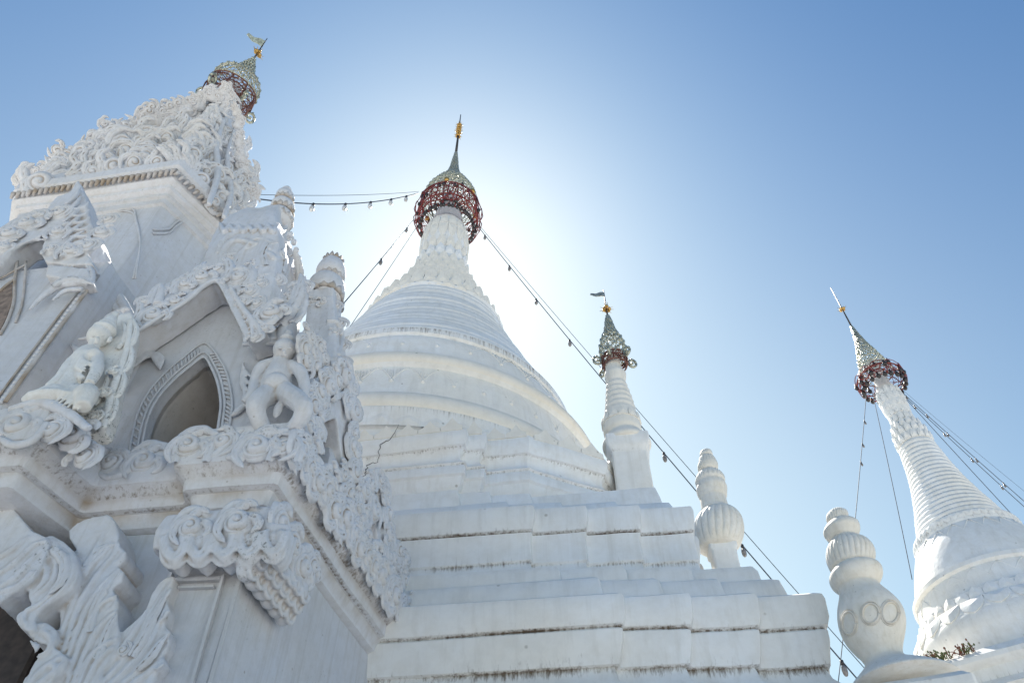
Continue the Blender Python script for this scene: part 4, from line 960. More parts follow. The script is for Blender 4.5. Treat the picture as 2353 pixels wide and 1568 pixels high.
# front gable wall with the pointed niche
GO = -.16; FG = Frame(FF.o + FF.n * GO, FF.n)
m = MB()
arch = [(322, 1040), (338, 965), (362, 915), (400, 872), (436, 842), (468, 820), (486, 845), (500, 880), (507, 925), (503, 965), (492, 1040)]
outl = [(235, 1045), (262, 930), (300, 840), (330, 780), (400, 725), (490, 655), (530, 660), (570, 720), (620, 745), (668, 780), (700, 850), (702, 1040)]
P = [FG.hit(x, y) for x, y in outl[::-1]]; Ar = catmull([FG.hit(x, y) for x, y in arch], 4)
prism(m, P[:1] + P[1:] + Ar, -FG.n * .14)
m.build("gable_wall", M_WALL, shrine, smooth=False)
m = MB()
for f, o_, w_ in ((0, .012, 3.2), (9, .010, 3.0), (26, .010, 3.0)):
    cx_, cy_ = 440, 960
    def outp(i, p):
        a, b = arch[max(i - 1, 0)], arch[min(i + 1, len(arch) - 1)]; dx, dy = b[0] - a[0], b[1] - a[1]; l = math.hypot(dx, dy); nx, ny = dy / l, -dx / l
        if i == 5: nx, ny = .1, -1.25
        return (p[0] + nx * f, p[1] + ny * f)
    S(m, FG, [outp(i, p) for i, p in enumerate(arch)], w_, o_, .8)
for k in range(46):                                   # rope moulding round the niche
    t_ = k / 45 * (len(arch) - 1); i = min(int(t_), len(arch) - 2); u = t_ - i
    x = arch[i][0] + (arch[i + 1][0] - arch[i][0]) * u; y = arch[i][1] + (arch[i + 1][1] - arch[i][1]) * u
    dx, dy = arch[i + 1][0] - arch[i][0], arch[i + 1][1] - arch[i][1]; l = math.hypot(dx, dy); nx, ny = dy / l, -dx / l; tx, ty = dx / l, dy / l
    S(m, FG, [(x + nx * 11 - tx * 3, y + ny * 11 - ty * 3), (x + nx * 18 + tx * 1, y + ny * 18 + ty), (x + nx * 25 + tx * 5, y + ny * 25 + ty * 5)], [1.6, 3.4, 1.6], .010, .8, 3, 6)
m.build("rope_moulding", M_WALL, shrine)
# niche interior: vault, side walls, back
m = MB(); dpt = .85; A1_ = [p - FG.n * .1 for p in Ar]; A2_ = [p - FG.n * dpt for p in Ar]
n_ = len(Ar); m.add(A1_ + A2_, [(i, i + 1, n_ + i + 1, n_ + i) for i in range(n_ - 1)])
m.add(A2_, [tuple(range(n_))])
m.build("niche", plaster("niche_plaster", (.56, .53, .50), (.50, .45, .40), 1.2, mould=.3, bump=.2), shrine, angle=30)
# gable hood: thick arch with carved face
m = MB()
inner = [(236, 850), (262, 800), (300, 772), (345, 742), (400, 706), (450, 672), (485, 650), (500, 648), (514, 668), (532, 706), (552, 745), (566, 775)]
outer = [(612, 760), (596, 715), (572, 672), (548, 640), (520, 612), (495, 606), (462, 625), (420, 655), (385, 690), (350, 700), (318, 712), (285, 745), (240, 775)]
FH = Frame(FF.o + FF.n * .10, FF.n)
slab(m, FH, inner + outer, 0, .25, 1)
S(m, FH, inner, 4, .01, .9); S(m, FH, [(x + 4, y - 9) for x, y in inner], 3, .01, .9)
for (x, y, r, rt, hd, nl) in ((352, 722, 26, 2.6, -1, 4), (330, 690, 14, 2, -1, 3), (372, 668, 14, 1.6, -1, 3), (402, 690, 18, 2.6, -1, 3), (425, 650, 18, 2.4, -1, 4), (462, 634, 22, 2.8, -1, 4), (550, 634, 24, .6, 1, 4), (500, 615, 14, 1.5, 1, 3), (575, 668, 17, .3, 1, 4), (592, 695, 16, 0, 1, 3), (560, 690, 13, .8, 1, 3), (622, 715, 27, 2.8, -1, 5), (600, 650, 12, .6, 1, 3), (285, 745, 18, 2.4, -1, 4)):
    scroll(m, FH, x, y, r, rt, hd, .02, 1.5, nl)
for L, w_ in ((((362, 700), (372, 668), (368, 650)), [12, 10, 3]), (((385, 720), (430, 690), (470, 655), (500, 640)), [4, 7, 5]), (((530, 660), (560, 710), (590, 745), (600, 770)), [5, 8, 5]), (((545, 680), (575, 735), (580, 770)), [4, 6, 4]), (((300, 770), (340, 745), (390, 715)), [4, 7, 4])):
    S(m, FH, L, w_, .02, .9)
for k in range(9):
    t_ = k / 8; x = 340 + (470 - 340) * t_; y = 690 + (612 - 690) * t_; S(m, FH, [(x, y + 8), (x - 3, y - 4), (x + 4, y - 12)], [8, 7, 3], .0, .9)
for (x, y, r, rt, hd) in ((604, 752, 17, 2.4, -1), (586, 772, 15, .6, 1), (574, 735, 12, 1, 1)): scroll(m, FH, x, y, r, rt, hd, .01, 1.5, 3)
for P_ in ([(300, 748), (318, 722), (322, 700), (312, 684)], [(345, 700), (350, 676), (362, 658), (376, 650)], [(395, 676), (404, 652), (416, 640), (432, 634)], [(440, 652), (446, 628), (458, 614), (474, 606)], [(520, 640), (528, 618), (524, 600), (512, 590)], [(560, 660), (575, 640), (580, 622), (574, 606)]): leafpx(m, FH, P_, 11, .02, 5)
carved(m, "gable_hood", M_NEAR, shrine, .011)
# left half-column beside the niche with its leaf cap
m = MB(); S(m, FG, [(215, 1050), (262, 930), (318, 820)], [22, 21, 19], -.01, .6, seg=14); m.build("pilaster", M_WALL, shrine)
m = MB()
for k in range(5): S(m, FG, [(300 + k * 10, 850 - k * 9), (318 + k * 11, 815), (345 + k * 7, 812 + k * 3), (355 + k * 3, 832 + k * 4)], [4, 8, 6, 3], .05, .8)
S(m, FG, [(285, 900), (300, 845), (320, 820), (350, 812), (372, 830)], [4, 12, 14, 8, 4], .02); carved(m, "capital", M_NEAR, shrine)

# corner pier above the cornice, its block capital and crown leaf
m = MB(); q0 = CN - HF * .45 ; pq = [(q0.x, q0.y), (CN.x, CN.y), (CN.x + HS.x * .5, CN.y + HS.y * .5), (q0.x + HS.x * .5, q0.y + HS.y * .5)]
zp = zf(640, 790, -.1); sweep(m, pq, [(-.20, ZC + .2, 0), (-.20, zp - .15, 0), (-.19, zp - .06, 0), (-.17, zp - .04, .2), (-.17, zp - .02, 0), (-.26, zp + .0, 0)], sub=6, wob=.012); m.build("pier", M_NEAR, shrine, angle=40)
m = MB(); FP = Frame(FF.o + FF.n * -.04, FF.n)
for k in range(4): S(m, FP, [(572 + k * 26, 748), (570 + k * 26, 768), (572 + k * 26, 782)], [12, 13, 12], .02, .8)
S(m, FP, [(558, 790), (610, 788), (668, 786)], 7, .02)
scroll(m, FP, 690, 660, 20, 1.2, 1, .04, 1.4, 4); scroll(m, FP, 668, 690, 22, .5, 1, .04, 1.4, 5); S(m, FP, [(655, 730), (680, 690), (692, 650), (690, 628)], [10, 15, 12, 3], .03); S(m, FP, [(640, 735), (668, 700), (676, 660)], [5, 9, 4], .06)
scroll(m, FP, 628, 722, 28, 3.4, -1, .06, 1.5, 4)
for (x, y, r_, rt, hd) in ((702, 800, .085, 2.4, -1), (722, 812, .08, .8, 1), (712, 778, .075, 1.4, 1), (735, 796, .07, 2.4, -1), (706, 832, .08, 1, 1), (728, 842, .08, 2.4, -1), (745, 825, .07, 1, 1)): scroll(m, FS, x, y, 10, rt, hd, -.10, 1.5, 3, metres=r_)
leafpx(m, FP, [(640, 745), (668, 712), (688, 672), (694, 632)], 17, .06, 7); leafpx(m, FP, [(676, 742), (694, 712), (700, 680), (696, 655)], 9, .05, 5); leafpx(m, FP, [(600, 775), (580, 752), (566, 726), (574, 700)], 10, .05, 5)
for k in range(5): S(m, FP, [(664 + k * 5, 740 - k * 22), (690 + k * 1.5, 728 - k * 20), (702, 706 - k * 18)], [5, 6, 2.5], .05)
carved(m, "capital", M_NEAR, shrine)

# turrets with ringed tips
def sqrows(Y, rows, k=.80):
    out = []
    for (y, xl, xr) in rows[::-1]:
        d_ = ray((xl + xr) / 2, y); p = d_ * (Y / d_.y); out.append((p, (xr - xl) / 2 * mpp(p) * k))
    return out
def turret(Y, body, tip, yaw, nm):
    m = MB(); L = sqrows(Y, body); c0 = L[len(L) // 2][0]
    vs_ = []; 
    for p, h in L:
        a = math.radians(yaw); u = V((math.cos(a), -math.sin(a), 0)); v_ = V((math.sin(a), math.cos(a), 0))
        for k in range(24):
            an = 2 * math.pi * k / 24; r = h / max(abs(math.cos(an)), abs(math.sin(an))); r = min(r, h * 1.28)
            dent = 1 - .07 * math.cos(4 * an)
            vs_.append(V((p.x, p.y, p.z)) + (u * math.cos(an) + v_ * math.sin(an)) * r * dent)
    n = len(L); m.add(vs_, [(i * 24 + k, i * 24 + (k + 1) % 24, (i + 1) * 24 + (k + 1) % 24, (i + 1) * 24 + k) for i in range(n - 1) for k in range(24)] + [tuple(reversed(range(24))), tuple((n - 1) * 24 + k for k in range(24))])
    m2 = MB(); rows = px_rows(Y, tip); revolve(m2, smooth_rows(rows, 3), 40, wob=.01)
    return m, m2, L
m, m2, L = turret(4.95, [(508, 592, 668), (512, 556, 664), (520, 548, 664), (535, 528, 667), (560, 508, 674), (585, 497, 680), (602, 490, 690), (640, 478, 694), (700, 458, 690), (780, 430, 680), (860, 400, 660)],
    [(430, 657, 663), (433, 652, 667), (438, 646, 670), (443, 645, 668), (446, 638, 673), (452, 633, 676), (459, 632, 674), (464, 639, 667), (467, 634, 670), (471, 626, 675), (478, 621, 677), (485, 622, 673), (489, 630, 665), (492, 622, 668), (497, 611, 673), (504, 605, 674), (511, 604, 668), (516, 612, 658)], 7, "")
FT = OnMesh(m, yawn(-14))
for k in range(7): S(m, FT, [(505 + k * 22, 520 - abs(k - 3) * 1.5 + (512 - 520) * 0), (516 + k * 22, 534), (527 + k * 22, 519)], [4, 6, 4], .02 - .0, .9)
for L_, w_ in ((((505, 600), (520, 565), (550, 552), (590, 560)), [5, 9, 5]), (((500, 580), (520, 545), (560, 530)), [4, 7, 4]), (((545, 620), (560, 575), (590, 548), (625, 556)), [4, 6, 4]), (((655, 640), (668, 600), (664, 570), (655, 555)), [4, 8, 5]), (((600, 578), (622, 584), (632, 594), (650, 590)), [5, 7, 4]), (((620, 560), (618, 572)), [3, 4]), (((500, 620), (515, 590), (540, 580)), [7, 7, 3])):
    S(m, FT, L_, w_, .0, .9)
for (x, y, r, rt, hd) in ((512, 622, 15, 1, 1), (528, 590, 13, 2.4, -1), (520, 560, 11, 1, 1), (600, 640, 15, 2.4, -1), (636, 640, 15, .8, 1), (664, 585, 13, 1, 1), (674, 625, 14, 2.4, -1), (660, 545, 9, 1, 1), (582, 606, 11, .6, 1)): scroll(m, FT, x, y, r, rt, hd, .0, 1.5, 3)
for P_ in ([(505, 655), (500, 620), (512, 580), (535, 548)], [(530, 640), (545, 600), (560, 575), (590, 562)], [(612, 610), (606, 585), (618, 562), (640, 556)], [(648, 625), (652, 600), (646, 575), (655, 552)], [(560, 660), (566, 635), (580, 618), (604, 610)], [(680, 660), (688, 630), (684, 595), (676, 570)]): leafpx(m, FT, P_, 9, .0, 6)
for (x, y) in ((668, 530), (676, 548), (681, 566), (686, 585), (688, 604), (690, 622)):
    p = FT.hit(x, y, -.05); blob(m, p, .035, .035, .05, 8, 6)
for yy, xl, xr in ((462, 634, 671), (487, 623, 672), (508, 606, 670)):
    p_, r_ = px_rows(4.95, [(yy, xl, xr)])[0][:2]; petals(m2, p_.x, p_.y, p_.z - .02, r_ * .97, 12, r_ * .5, .09, out=.02, th=.02)
carved(m, "turret", M_NEAR, shrine, .013); m2.build("turret_tip", M_NEAR, shrine)
m, m2, L = turret(5.15, [(688, 706, 786), (706, 708, 784), (750, 703, 790), (810, 692, 797), (880, 680, 798), (960, 660, 800), (1060, 640, 800)],
    [(588, 763, 769), (591, 757, 775), (596, 751, 782), (601, 750, 781), (605, 742, 787), (612, 734, 791), (624, 727, 794), (634, 727, 792), (641, 736, 783), (645, 730, 785), (649, 718, 789), (658, 710, 791), (670, 707, 791), (680, 710, 788), (688, 722, 778)], 10, "")
FT3 = OnMesh(m, yawn(-10))
for (x, y, r) in ((722, 690, 12), (745, 692, 13), (772, 700, 11), (780, 740, 14), (785, 790, 14), (770, 760, 10), (788, 830, 14), (765, 840, 24), (730, 850, 14), (742, 880, 18), (755, 920, 18), (712, 940, 12)): scroll(m, FT3, x, y, r, 1.2, 1, .0, 1.5, 4)
for L_, w_ in ((((750, 740), (775, 745), (785, 780), (778, 820)), [4, 8, 5]), (((712, 840), (718, 880), (708, 920), (715, 960)), [6, 12, 10, 5]), (((735, 820), (728, 870), (738, 920), (752, 960)), [4, 8, 8, 4])): S(m, FT3, L_, w_, .03, .9)
for yy, xl, xr in ((604, 744, 785), (641, 734, 784), (682, 712, 786)):
    p_, r_ = px_rows(5.15, [(yy, xl, xr)])[0][:2]; petals(m2, p_.x, p_.y, p_.z - .02, r_ * .97, 12, r_ * .5, .10, out=.02, th=.02)
carved(m, "turret", M_NEAR, shrine, .013); m2.build("turret_tip", M_NEAR, shrine)

# side gables: one standing behind the other along the side cornice
for gi, (t0, t1, zt, lean) in enumerate(((.25, 1.05, 1.35, 0), (1.25, 1.95, .95, 0), (2.0, 2.45, .62, 0))):
    m = MB(); o_ = CN - FS.n * .10; tm = (t0 + t1) / 2
    pts = [(t0, 0), (t0, zt * .55), (tm - .18, zt * .8), (tm, zt), (tm + .18, zt * .8), (t1, zt * .55), (t1, 0), (t1 - .14, 0), (t1 - .16, zt * .4), (tm, zt * .62), (t0 + .16, zt * .4), (t0 + .14, 0)]
    P = [o_ + HS * a + V((0, 0, ZC + .18 + b)) for a, b in pts]; prism(m, P[::-1], -FS.n * .16)
    R = random.Random(gi + 3)
    edge = [(t0, 0.05), (t0 - .02, zt * .5), (tm - .15, zt * .85), (tm, zt), (tm + .15, zt * .85), (t1, zt * .5), (t1, .05)]
    for i in range(len(edge) - 1):
        a, b = edge[i], edge[i + 1]; l = math.hypot(b[0] - a[0], b[1] - a[1]); kk = max(1, int(l / .16))
        for j in range(kk):
            u = (j + .5) / kk; c = o_ + HS * (a[0] + (b[0] - a[0]) * u) + V((0, 0, ZC + .18 + a[1] + (b[1] - a[1]) * u)) + FS.n * .04
            r = R.uniform(.07, .10); spiral(m, FS, c, r, 1.4, R.uniform(0, 6), R.choice((-1, 1)), .3, 0, .9, .7); lobes(m, FS, c, r, R.uniform(0, 6), 1, 5)
    for q_ in range(14):
        a_1 = R.uniform(t0, t1); b_1 = R.uniform(.1, zt * (1 - abs(a_1 - tm) / (t1 - t0) * 1.1))
        if abs(a_1 - tm) < (t1 - t0) * .28 and b_1 < zt * .55: continue
        c = o_ + HS * a_1 + V((0, 0, ZC + .18 + b_1)) + FS.n * .03; spiral(m, FS, c, R.uniform(.07, .1), 1.4, R.uniform(0, 6), R.choice((-1, 1)), .3, 0, .9, .8); lobes(m, FS, c, .08, R.uniform(0, 6), 1, 4)
    carved(m, "side_gable", M_NEAR, shrine, .013)
m = MB(); sweep(m, [(x, y) for x, y in [(-2.2, 4.6), (-1.35, 4.45), (-.98, 6.1), (-2.6, 6.4)]], [(-.08, ZC + .1, 0), (-.08, ZC + .7, 0), (-.2, ZC + 1.0, 0), (-.5, ZC + 1.2, 0)], sub=5); m.build("wall", M_NEAR, shrine, angle=40)

# left bay: wall block, beaded corner, gable scrolls, pier with leaf crown
FLU = Frame((-3.62, 3.86, 0), yawn(7)); zt = zf(222, 640, 0, FLU)
m = MB()
sweep(m, [(-5.9, 4.14), (-3.62, 3.86), (-3.38, 4.75), (-5.5, 5.2)], [(0, ZC + .1, 0), (0, zt - .05, 0), (-.02, zt + .3, 0)], sub=10, wob=.012); m.build("wall", M_WALL, shrine, angle=40)
m = MB(); S(m, FLU, [(12, 922), (116, 780), (226, 632)], 5, .02); S(m, FLU, [(-12, 922), (92, 782), (204, 636)], 3.2, .012)
for k in range(34):
    t_ = k / 33; blob(m, FLU.hit(4 + (217 - 4) * t_, 921 + (634 - 921) * t_, .012), .023, .014, .028, 7, 5)
m.build("bead_moulding", M_NEAR, shrine)
m = MB()                                               # pointed arch frame and flat plate at the far left, opening's shade painted brown
S(m, FLU, [(40, 600), (34, 640), (32, 690), (18, 735), (0, 768)], 4, .01); S(m, FLU, [(60, 600), (52, 690), (36, 740)], 3, .01); S(m, FLU, [(0, 668), (18, 652), (34, 640)], 4, .012); S(m, FLU, [(0, 640), (40, 618), (62, 606)], 3, .012)
m.build("arch_moulding", M_NEAR, shrine)
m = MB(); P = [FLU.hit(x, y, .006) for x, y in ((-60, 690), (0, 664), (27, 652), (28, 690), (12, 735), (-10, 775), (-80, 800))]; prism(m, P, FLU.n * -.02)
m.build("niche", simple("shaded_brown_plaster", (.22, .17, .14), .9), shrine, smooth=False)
m = MB()
S(m, FLU, [(66, 712), (100, 680), (140, 655), (190, 648), (210, 632)], [4, 9, 12, 14, 8], .06); S(m, FLU, [(120, 690), (150, 668), (190, 664)], [4, 8, 7], .08)
slab(m, FLU, [(108, 606), (203, 616), (212, 648), (190, 650), (104, 632)], .10, .12, 1)
slab(m, FLU, [(104, 600), (98, 560), (112, 520), (108, 480), (130, 452), (160, 440), (178, 412), (196, 450), (206, 500), (222, 540), (200, 580), (212, 606)], .10, .3, 2)
for (x, y, r, rt, hd) in ((140, 486, 20, 1, 1), (132, 530, 20, 2.6, -1), (160, 575, 22, 2.4, -1), (205, 562, 20, 1.0, 1), (232, 532, 20, 2.6, -1), (250, 502, 15, 1, 1), (118, 570, 14, 1, 1), (60, 512, 26, 2.6, -1), (20, 535, 24, 2.4, -1), (88, 492, 16, 1.2, 1), (10, 566, 18, 2.6, -1)):
    scroll(m, FLU, x, y, r, rt, hd, .13, 1.5, 4)
for k in range(7): S(m, FLU, [(150 - k * 2, 470 + k * 20), (172, 452 + k * 18), (184 + k * 2, 430 + k * 20)], [4, 6, 3], .14); S(m, FLU, [(160, 480 + k * 16), (190 + k * 1.5, 478 + k * 16), (205 + k * 2, 462 + k * 17)], [4, 6, 3], .13)
slab(m, FLU, [(-60, 640), (-40, 560), (0, 522), (50, 492), (100, 484), (104, 540), (60, 556), (20, 590), (-40, 640)], .10, .22, 2)
S(m, FLU, [(-20, 610), (30, 572), (104, 536)], [4, 6, 4], .12); leafpx(m, FLU, [(205, 655), (208, 636), (206, 618), (196, 602)], 9, .08, 4); leafpx(m, FLU, [(120, 655), (150, 640), (185, 640), (214, 652)], 9, .1, 5)
S(m, FLU, [(0, 600), (60, 560), (108, 548)], 4, .1)
carved(m, "gable_scrollwork", M_NEAR, shrine, .014)
m = MB(); FB = Frame((-3.42, 4.2, 0), FS.n)              # moulded return and leaf between the bays
S(m, FLU, [(250, 650), (280, 690), (310, 742)], [10, 11, 10], -.30, .7); S(m, FLU, [(232, 655), (262, 700), (292, 755)], [7, 8, 7], -.30, .7)
S(m, FLU, [(165, 790), (190, 812), (225, 790), (265, 720)], [5, 14, 18, 10], -.15, .7); scroll(m, FLU, 268, 728, 20, 2.6, -1, -.12, 1.4, 3); S(m, FLU, [(178, 780), (215, 770), (250, 735)], [4, 7, 5], -.08)
sweep(m, [(-5.6, 4.35), (-4.02, 4.15), (-3.9, 4.8), (-5.2, 5.1)], [(0, zt - .1, 0), (.03, zt + .25, 0), (.06, zt + .3, 0), (.06, zt + .42, 0), (-.05, zt + .46, 0), (-.1, zt + 1.0, 0), (-.3, zt + 1.3, 0)], sub=4)
carved(m, "return_moulding", M_NEAR, shrine, .014)

# tower behind: wall, cornice, carved roof
K = (-4.65, 5.0); planT = [(-7.1, 5.38), K, (-4.0, 6.03), (-4.6, 7.1), (-6.6, 7.4), (-7.7, 6.5)]
ZE = 9.8
m = MB(); sweep(m, planT, [(-.30, 3.5, 0), (-.30, ZE - .62, 0), (-.26, ZE - .60, 0), (-.25, ZE - .5, .2), (-.21, ZE - .48, 0), (-.20, ZE - .42, 0)], sub=12, wob=.01); m.build("tower_wall", M_WALL, shrine, angle=35)
m = MB(); sweep(m, planT, [(-.22, ZE - .44, 0), (-.14, ZE - .40, .2), (-.13, ZE - .34, 0), (-.06, ZE - .30, 0), (-.05, ZE - .16, .1), (-.01, ZE - .13, .3), (.02, ZE - .10, 0), (.03, ZE + .04, 0), (-.1, ZE + .08, 0)], sub=12, wob=.016)
m.build("tower_cornice", M_NEAR, shrine, angle=35)
nTF = (V((*K, 0)) - V((-7.1, 5.38, 0))).normalized(); nTF = V((nTF.y, -nTF.x, 0)); FW = Frame((*K, 0), nTF)
dS2 = (V((-4.0, 6.03, 0)) - V((*K, 0))).normalized(); nTS = V((dS2.y, -dS2.x, 0)); FW2 = Frame((*K, 0), nTS)
m = MB()
for (A_, B_, fr) in ((V((-7.1, 5.38, 0)), V((*K, 0)), FW), (V((*K, 0)), V((-4.0, 6.03, 0)), FW2)):
    L = (B_ - A_).length; n_ = int(L / .085)
    for k in range(n_):
        c = A_.lerp(B_, (k + .5) / n_); c.z = ZE - .22; c += fr.n * -.03
        tube(m, [c + V((0, 0, -.07)) - fr.h * .02, c + fr.n * .035, c + V((0, 0, .07)) + fr.h * .02], [.018, .034, .018], 6)
m.build("bead_moulding", M_NEAR, shrine)
m = MB()                                               # wavy raised panels on the tower walls
for o_ in (0, 9):
    S(m, FW, [(238, 472 + o_), (300, 478 + o_), (312, 500 + o_), (322, 560), (306 + o_ * .6, 640)], 2.2, -.285)
    S(m, FW2, [(352, 527 + o_), (388, 525 + o_), (405, 510 + o_), (430, 500 + o_), (455, 520 + o_), (480, 540 + o_), (520, 560 + o_)], 2.6, -.28)
S(m, FW, [(200, 462), (262, 455)], 4, -.28)
m.build("wall_moulding", M_WALL, shrine)
m = MB()
apex = V((-5.63, 5.97, 14.85)); base = [V((*p, ZE + .04)) for p in planT]; c0 = V((-5.7, 6.2, 0)); lv = []
prof = [(0, .97), (.06, .93), (.15, .80), (.3, .62), (.45, .48), (.6, .36), (.75, .25), (.9, .15), (1.0, .11)]
vs_ = []
for t_, k in prof:
    for b in base: vs_.append(V((apex.x + (b.x - apex.x) * k, apex.y + (b.y - apex.y) * k, ZE + .04 + (apex.z - ZE) * t_)))
n = 6; m.add(vs_, [(i * n + k, i * n + (k + 1) % n, (i + 1) * n + (k + 1) % n, (i + 1) * n + k) for i in range(len(prof) - 1) for k in range(n)] + [tuple(reversed(range(n))), tuple((len(prof) - 1) * n + k for k in range(n))])
bmid = [(base[0] + base[1]) / 2, (base[1] + base[2]) / 2]
def slope_frame(a, b):
    n_ = (b - a).cross(V((apex.x, apex.y, apex.z)) - a).normalized()
    if n_.y > 0: n_ = -n_
    return Frame(a, n_, (0, 0, 1))
FRf = slope_frame(base[0], base[1]); FRs = slope_frame(base[1], base[2])
vd = ray(300, 330).normalized(); TF = Tilt(FRf, FRf.n * .5 - vd * .8); TS = Tilt(FRs, FRs.n * .6 - vd * .5)
FX = Frame((base[0] + apex) / 2 + V((0, .05, 0)), -vd)
fill(m, TF, [(75, 402), (135, 362), (250, 305), (350, 265), (500, 215), (530, 225), (470, 300), (418, 370), (250, 385), (80, 425)], 120, .10, .19, .0, 11, .05)
fill(m, TS, [(430, 378), (480, 290), (535, 225), (546, 250), (552, 330), (568, 390), (574, 440), (556, 500), (515, 500)], 80, .10, .18, .0, 12, .05)
def crocket(x, y, h, w_, fr, seed):
    R = random.Random(seed); s0 = mpp(fr.hit(x, y)); P = [(x - w_ * .2, y + h * .3), (x - w_ * .15, y), (x, y - h * .45), (x + w_ * .25, y - h * .8)]
    S(m, fr, P, [w_ * .55, w_ * .62, w_ * .5, w_ * .2], 0, .9)
    for k in range(6):
        scroll(m, fr, x + R.uniform(-.45, .4) * w_, y - h * (.75 * k / 5), w_ * R.uniform(.24, .34), R.uniform(0, 6), R.choice((-1, 1)), w_ * .35 * s0, 1.3, 3, .3, .5)
for i, (x, y, h, w_) in enumerate(((140, 392, 62, 44), (70, 412, 24, 44), (100, 405, 34, 36), (46, 425, 16, 20), (190, 360, 30, 40), (175, 375, 26, 34), (222, 345, 34, 44), (255, 330, 62, 38), (290, 320, 44, 34), (312, 308, 36, 32), (345, 290, 60, 38), (372, 285, 40, 34), (405, 275, 52, 36), (432, 258, 36, 34), (460, 245, 30, 30), (490, 228, 24, 30), (515, 214, 20, 26))):
    crocket(x, y, h, w_, FX, i)
FX2 = Frame((-4.35, 5.95, 11.5), -ray(560, 380).normalized())
for i, (x, y, h, w_) in enumerate(((545, 260, 26, 16), (549, 290, 26, 18), (552, 330, 30, 20), (556, 365, 30, 24), (563, 388, 24, 26), (556, 420, 30, 26), (570, 462, 40, 34), (562, 500, 40, 36), (556, 530, 30, 26), (540, 520, 34, 30))): crocket(x, y, h, w_, FX2, 40 + i)
for i in range(11):
    t_ = i / 10; crocket(420 + 105 * t_, 385 - 160 * t_, 26 - 6 * t_, 30 - 10 * t_, FX, 70 + i)
for L_, w_, fr in ((((480, 470), (500, 400), (498, 330), (520, 260)), [10, 14, 12, 8], FRs), (((515, 500), (530, 440), (522, 360), (540, 290)), [10, 12, 10, 6], FRs)):
    S(m, fr, L_, [x * .6 for x in w_], .08, .9)
tube(m, [apex - V((0, 0, 1.4)), apex - V((0, 0, .5)), apex, apex + V((0, 0, .15))], [.42, .27, .22, .13], 14)
carved(m, "roof", M_NEAR, shrine, .024, .02, 1)

# ------------------------------------------------------------------ statues
def figure(L, blobs_, name, label, loc, mat, extra=None):
    t = thing(name, label, "statue", loc); m = MB()
    for P, w_ in L: tube(m, catmull(P, 4), w_, 10)
    for b in blobs_: blob(m, *b)
    carved(m, "body", mat, t, .010, .006, 2)
    return t
def plc(fr, off): return lambda x, y, d=0.0: fr.hit(x, y, off + d)
g_ = plc(FG, .14)
t = figure([([g_(628, 905), g_(640, 860), g_(650, 820)], [.10, .115, .085, .07]), ([g_(606, 988, .04), g_(592, 955, .10), g_(590, 928, .12), g_(622, 900, .02)], [.055, .062, .075, .085]), ([g_(668, 988, .04), g_(692, 958, .10), g_(694, 930, .12), g_(652, 900, .02)], [.05, .06, .072, .085]),
    ([g_(628, 835), g_(600, 845, .03), g_(585, 880, .03), g_(578, 905, .06), g_(560, 925, .05)], [.05, .05, .042, .036, .03]), ([g_(668, 838), g_(690, 855, .03), g_(700, 890, .03), g_(692, 920, .06)], [.05, .05, .042, .03]),
    ([g_(650, 822), g_(655, 806)], [.045, .045])],
    [(g_(634, 882, .06), .095, .085, .09, 14, 10), (g_(654, 803, .05), .088, .09, .098, 14, 10), (g_(652, 808, .145), .018, .024, .026, 6, 5), (g_(652, 816, .13), .034, .014, .010, 8, 5), (g_(660, 780, .03), .062, .062, .045, 10, 8), (g_(663, 768, .02), .04, .04, .05, 10, 8), (g_(638, 940, .05), .035, .02, .09, 8, 6),
     (g_(643, 799, .13), .022, .012, .012, 6, 4), (g_(665, 798, .13), .022, .012, .012, 6, 4), (g_(634, 806, .04), .02, .02, .036, 6, 5), (g_(680, 802, .04), .02, .02, .036, 6, 5)],
    "statue", "squat stucco guardian with spread legs holding up the corner capital beside the niche", (-1.85, 3.95, 3.6), M_NEAR)
m = MB(); FA = Frame(FG.o + FG.n * .03, FG.n)
for k in range(5): S(m, FA, [(585 - k * 2, 870 + k * 16), (566 - k, 855 + k * 17), (556, 832 + k * 19)], [4, 5, 2], .02)
S(m, FA, [(560, 830), (556, 880), (572, 915), (545, 945), (530, 955)], [4, 7, 8, 9, 4], .0); S(m, FA, [(575, 800), (600, 790), (630, 800)], [4, 6, 4], .0)
carved(m, "flame_wing", M_NEAR, t, .011)
o_ = Frame(FL.o, FL.n); g_ = plc(o_, -.06)
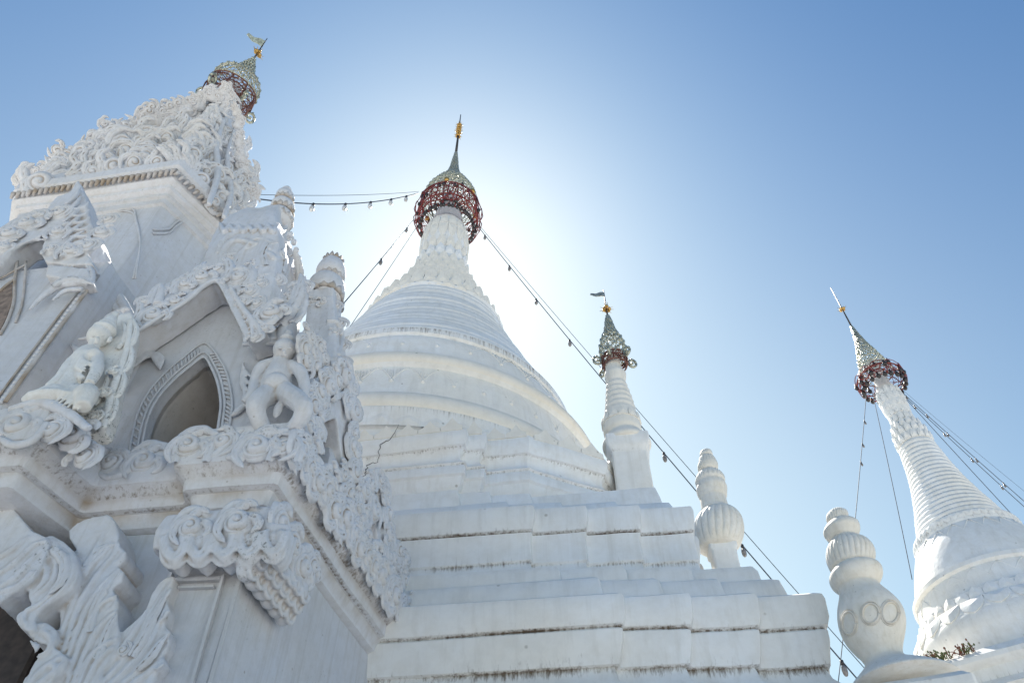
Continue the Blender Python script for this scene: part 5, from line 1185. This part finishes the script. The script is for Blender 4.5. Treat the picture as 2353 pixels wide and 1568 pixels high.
t = figure([([g_(150, 925), g_(165, 880), g_(192, 835), g_(208, 805)], [.13, .11, .095, .10, .07]), ([g_(208, 805), g_(222, 782)], [.045, .045]),
    ([g_(186, 815), g_(160, 840, .05), g_(135, 872, .08), g_(110, 890, .10)], [.05, .048, .04, .032]), ([g_(222, 815), g_(222, 850, .05), g_(205, 880, .10)], [.05, .045, .035]),
    ([g_(160, 925), g_(120, 905, .10), g_(88, 912, .12)], [.085, .075, .05]), ([g_(175, 925), g_(200, 905, .10), g_(190, 935, .14)], [.085, .08, .05]), ([g_(88, 915, .1), g_(70, 925, .1)], [.05, .03]),
    ([g_(178, 825, .06), g_(170, 850, .06), g_(192, 870, .07)], [.02, .022, .02])] + [([g_(170 + k * 9, 880 + k * 2, .11), g_(150 + k * 8, 905 + k * 3, .13), g_(118 + k * 12, 928 + k * 3, .15)], [.010, .016, .008]) for k in range(6)] + [([g_(200 - k * 4, 812 + k * 5, .075), g_(188 - k * 4, 820 + k * 7, .09), g_(205 - k * 3, 832 + k * 7, .085)], [.008, .012, .008]) for k in range(4)],
    [(g_(228, 770), .085, .085, .10, 14, 10), (g_(250, 745), .055, .055, .10, 10, 8), (g_(224, 780, .088), .018, .026, .028, 6, 5), (g_(214, 772, .08), .022, .014, .012, 6, 4), (g_(236, 771, .08), .022, .014, .012, 6, 4), (g_(222, 788, .075), .03, .014, .010, 6, 4), (g_(206, 776), .022, .02, .04, 6, 5), (g_(252, 780), .022, .02, .04, 6, 5), (g_(130, 930, .04), .24, .16, .06, 14, 6), (g_(240, 758), .095, .09, .04, 12, 6), (g_(246, 750), .075, .075, .04, 12, 6), (g_(262, 728), .028, .028, .07, 8, 6), (g_(200, 815, .05), .05, .04, .05, 8, 6), (g_(215, 812, .05), .05, .04, .05, 8, 6)],
    "statue", "kneeling stucco deity with a crown, spotted with black mould, against a tall back slab", (-3.1, 3.72, 3.6), M_STONE)
m = MB(); slab(m, o_, [(150, 985), (200, 860), (235, 770), (262, 728), (298, 716), (306, 740), (298, 800), (270, 880), (240, 990)], -.14, .12, 2)
S(m, o_, [(300, 735), (292, 800), (262, 890), (236, 985)], [8, 9, 10, 10], -.12)
for P_ in ([(292, 800), (306, 780), (312, 752), (300, 724)], [(276, 860), (294, 838), (302, 810), (298, 784)], [(256, 920), (274, 900), (284, 870), (282, 842)], [(240, 975), (256, 955), (266, 925), (264, 900)], [(268, 800), (284, 780), (288, 755), (280, 735)], [(215, 930), (232, 905), (244, 875), (244, 850)]): leafpx(m, o_, P_, 7, -.12, 5)
for (x, y, r, rt, hd) in ((215, 955, 15, 1, 1), (180, 965, 17, 2.4, -1), (238, 900, 12, 1, 1), (256, 850, 10, 2.4, -1)): scroll(m, o_, x, y, r, rt, hd, -.08, 1.5, 3)
carved(m, "back_slab", M_STONE, t, .011)

# pierced umbrella on the shrine roof
C = at(543, 196, apex.y - .1)
ub = umbrella("pierced silver umbrella with flag and red ribs on the carved shrine's roof tip", C,
    [(-.08, .46), (.04, .46), (.14, .43), (.25, .35), (.34, .24), (.42, .16), (.53, .12), (.65, .07), (.74, .03)],
    [(-.10, .45), (-.28, .45), (-.42, .42), (-.55, .36)], 20, .010, .024, 1.38, [.92], "openwork metal umbrellas on the spires", has_flag=.34, ears=5, ear=.11, ribs=9, fs=.07, rod=.016, lowm=M_RUST)
ub.rotation_euler = V((.30, -.36, .88)).to_track_quat('Z', 'Y').to_euler()
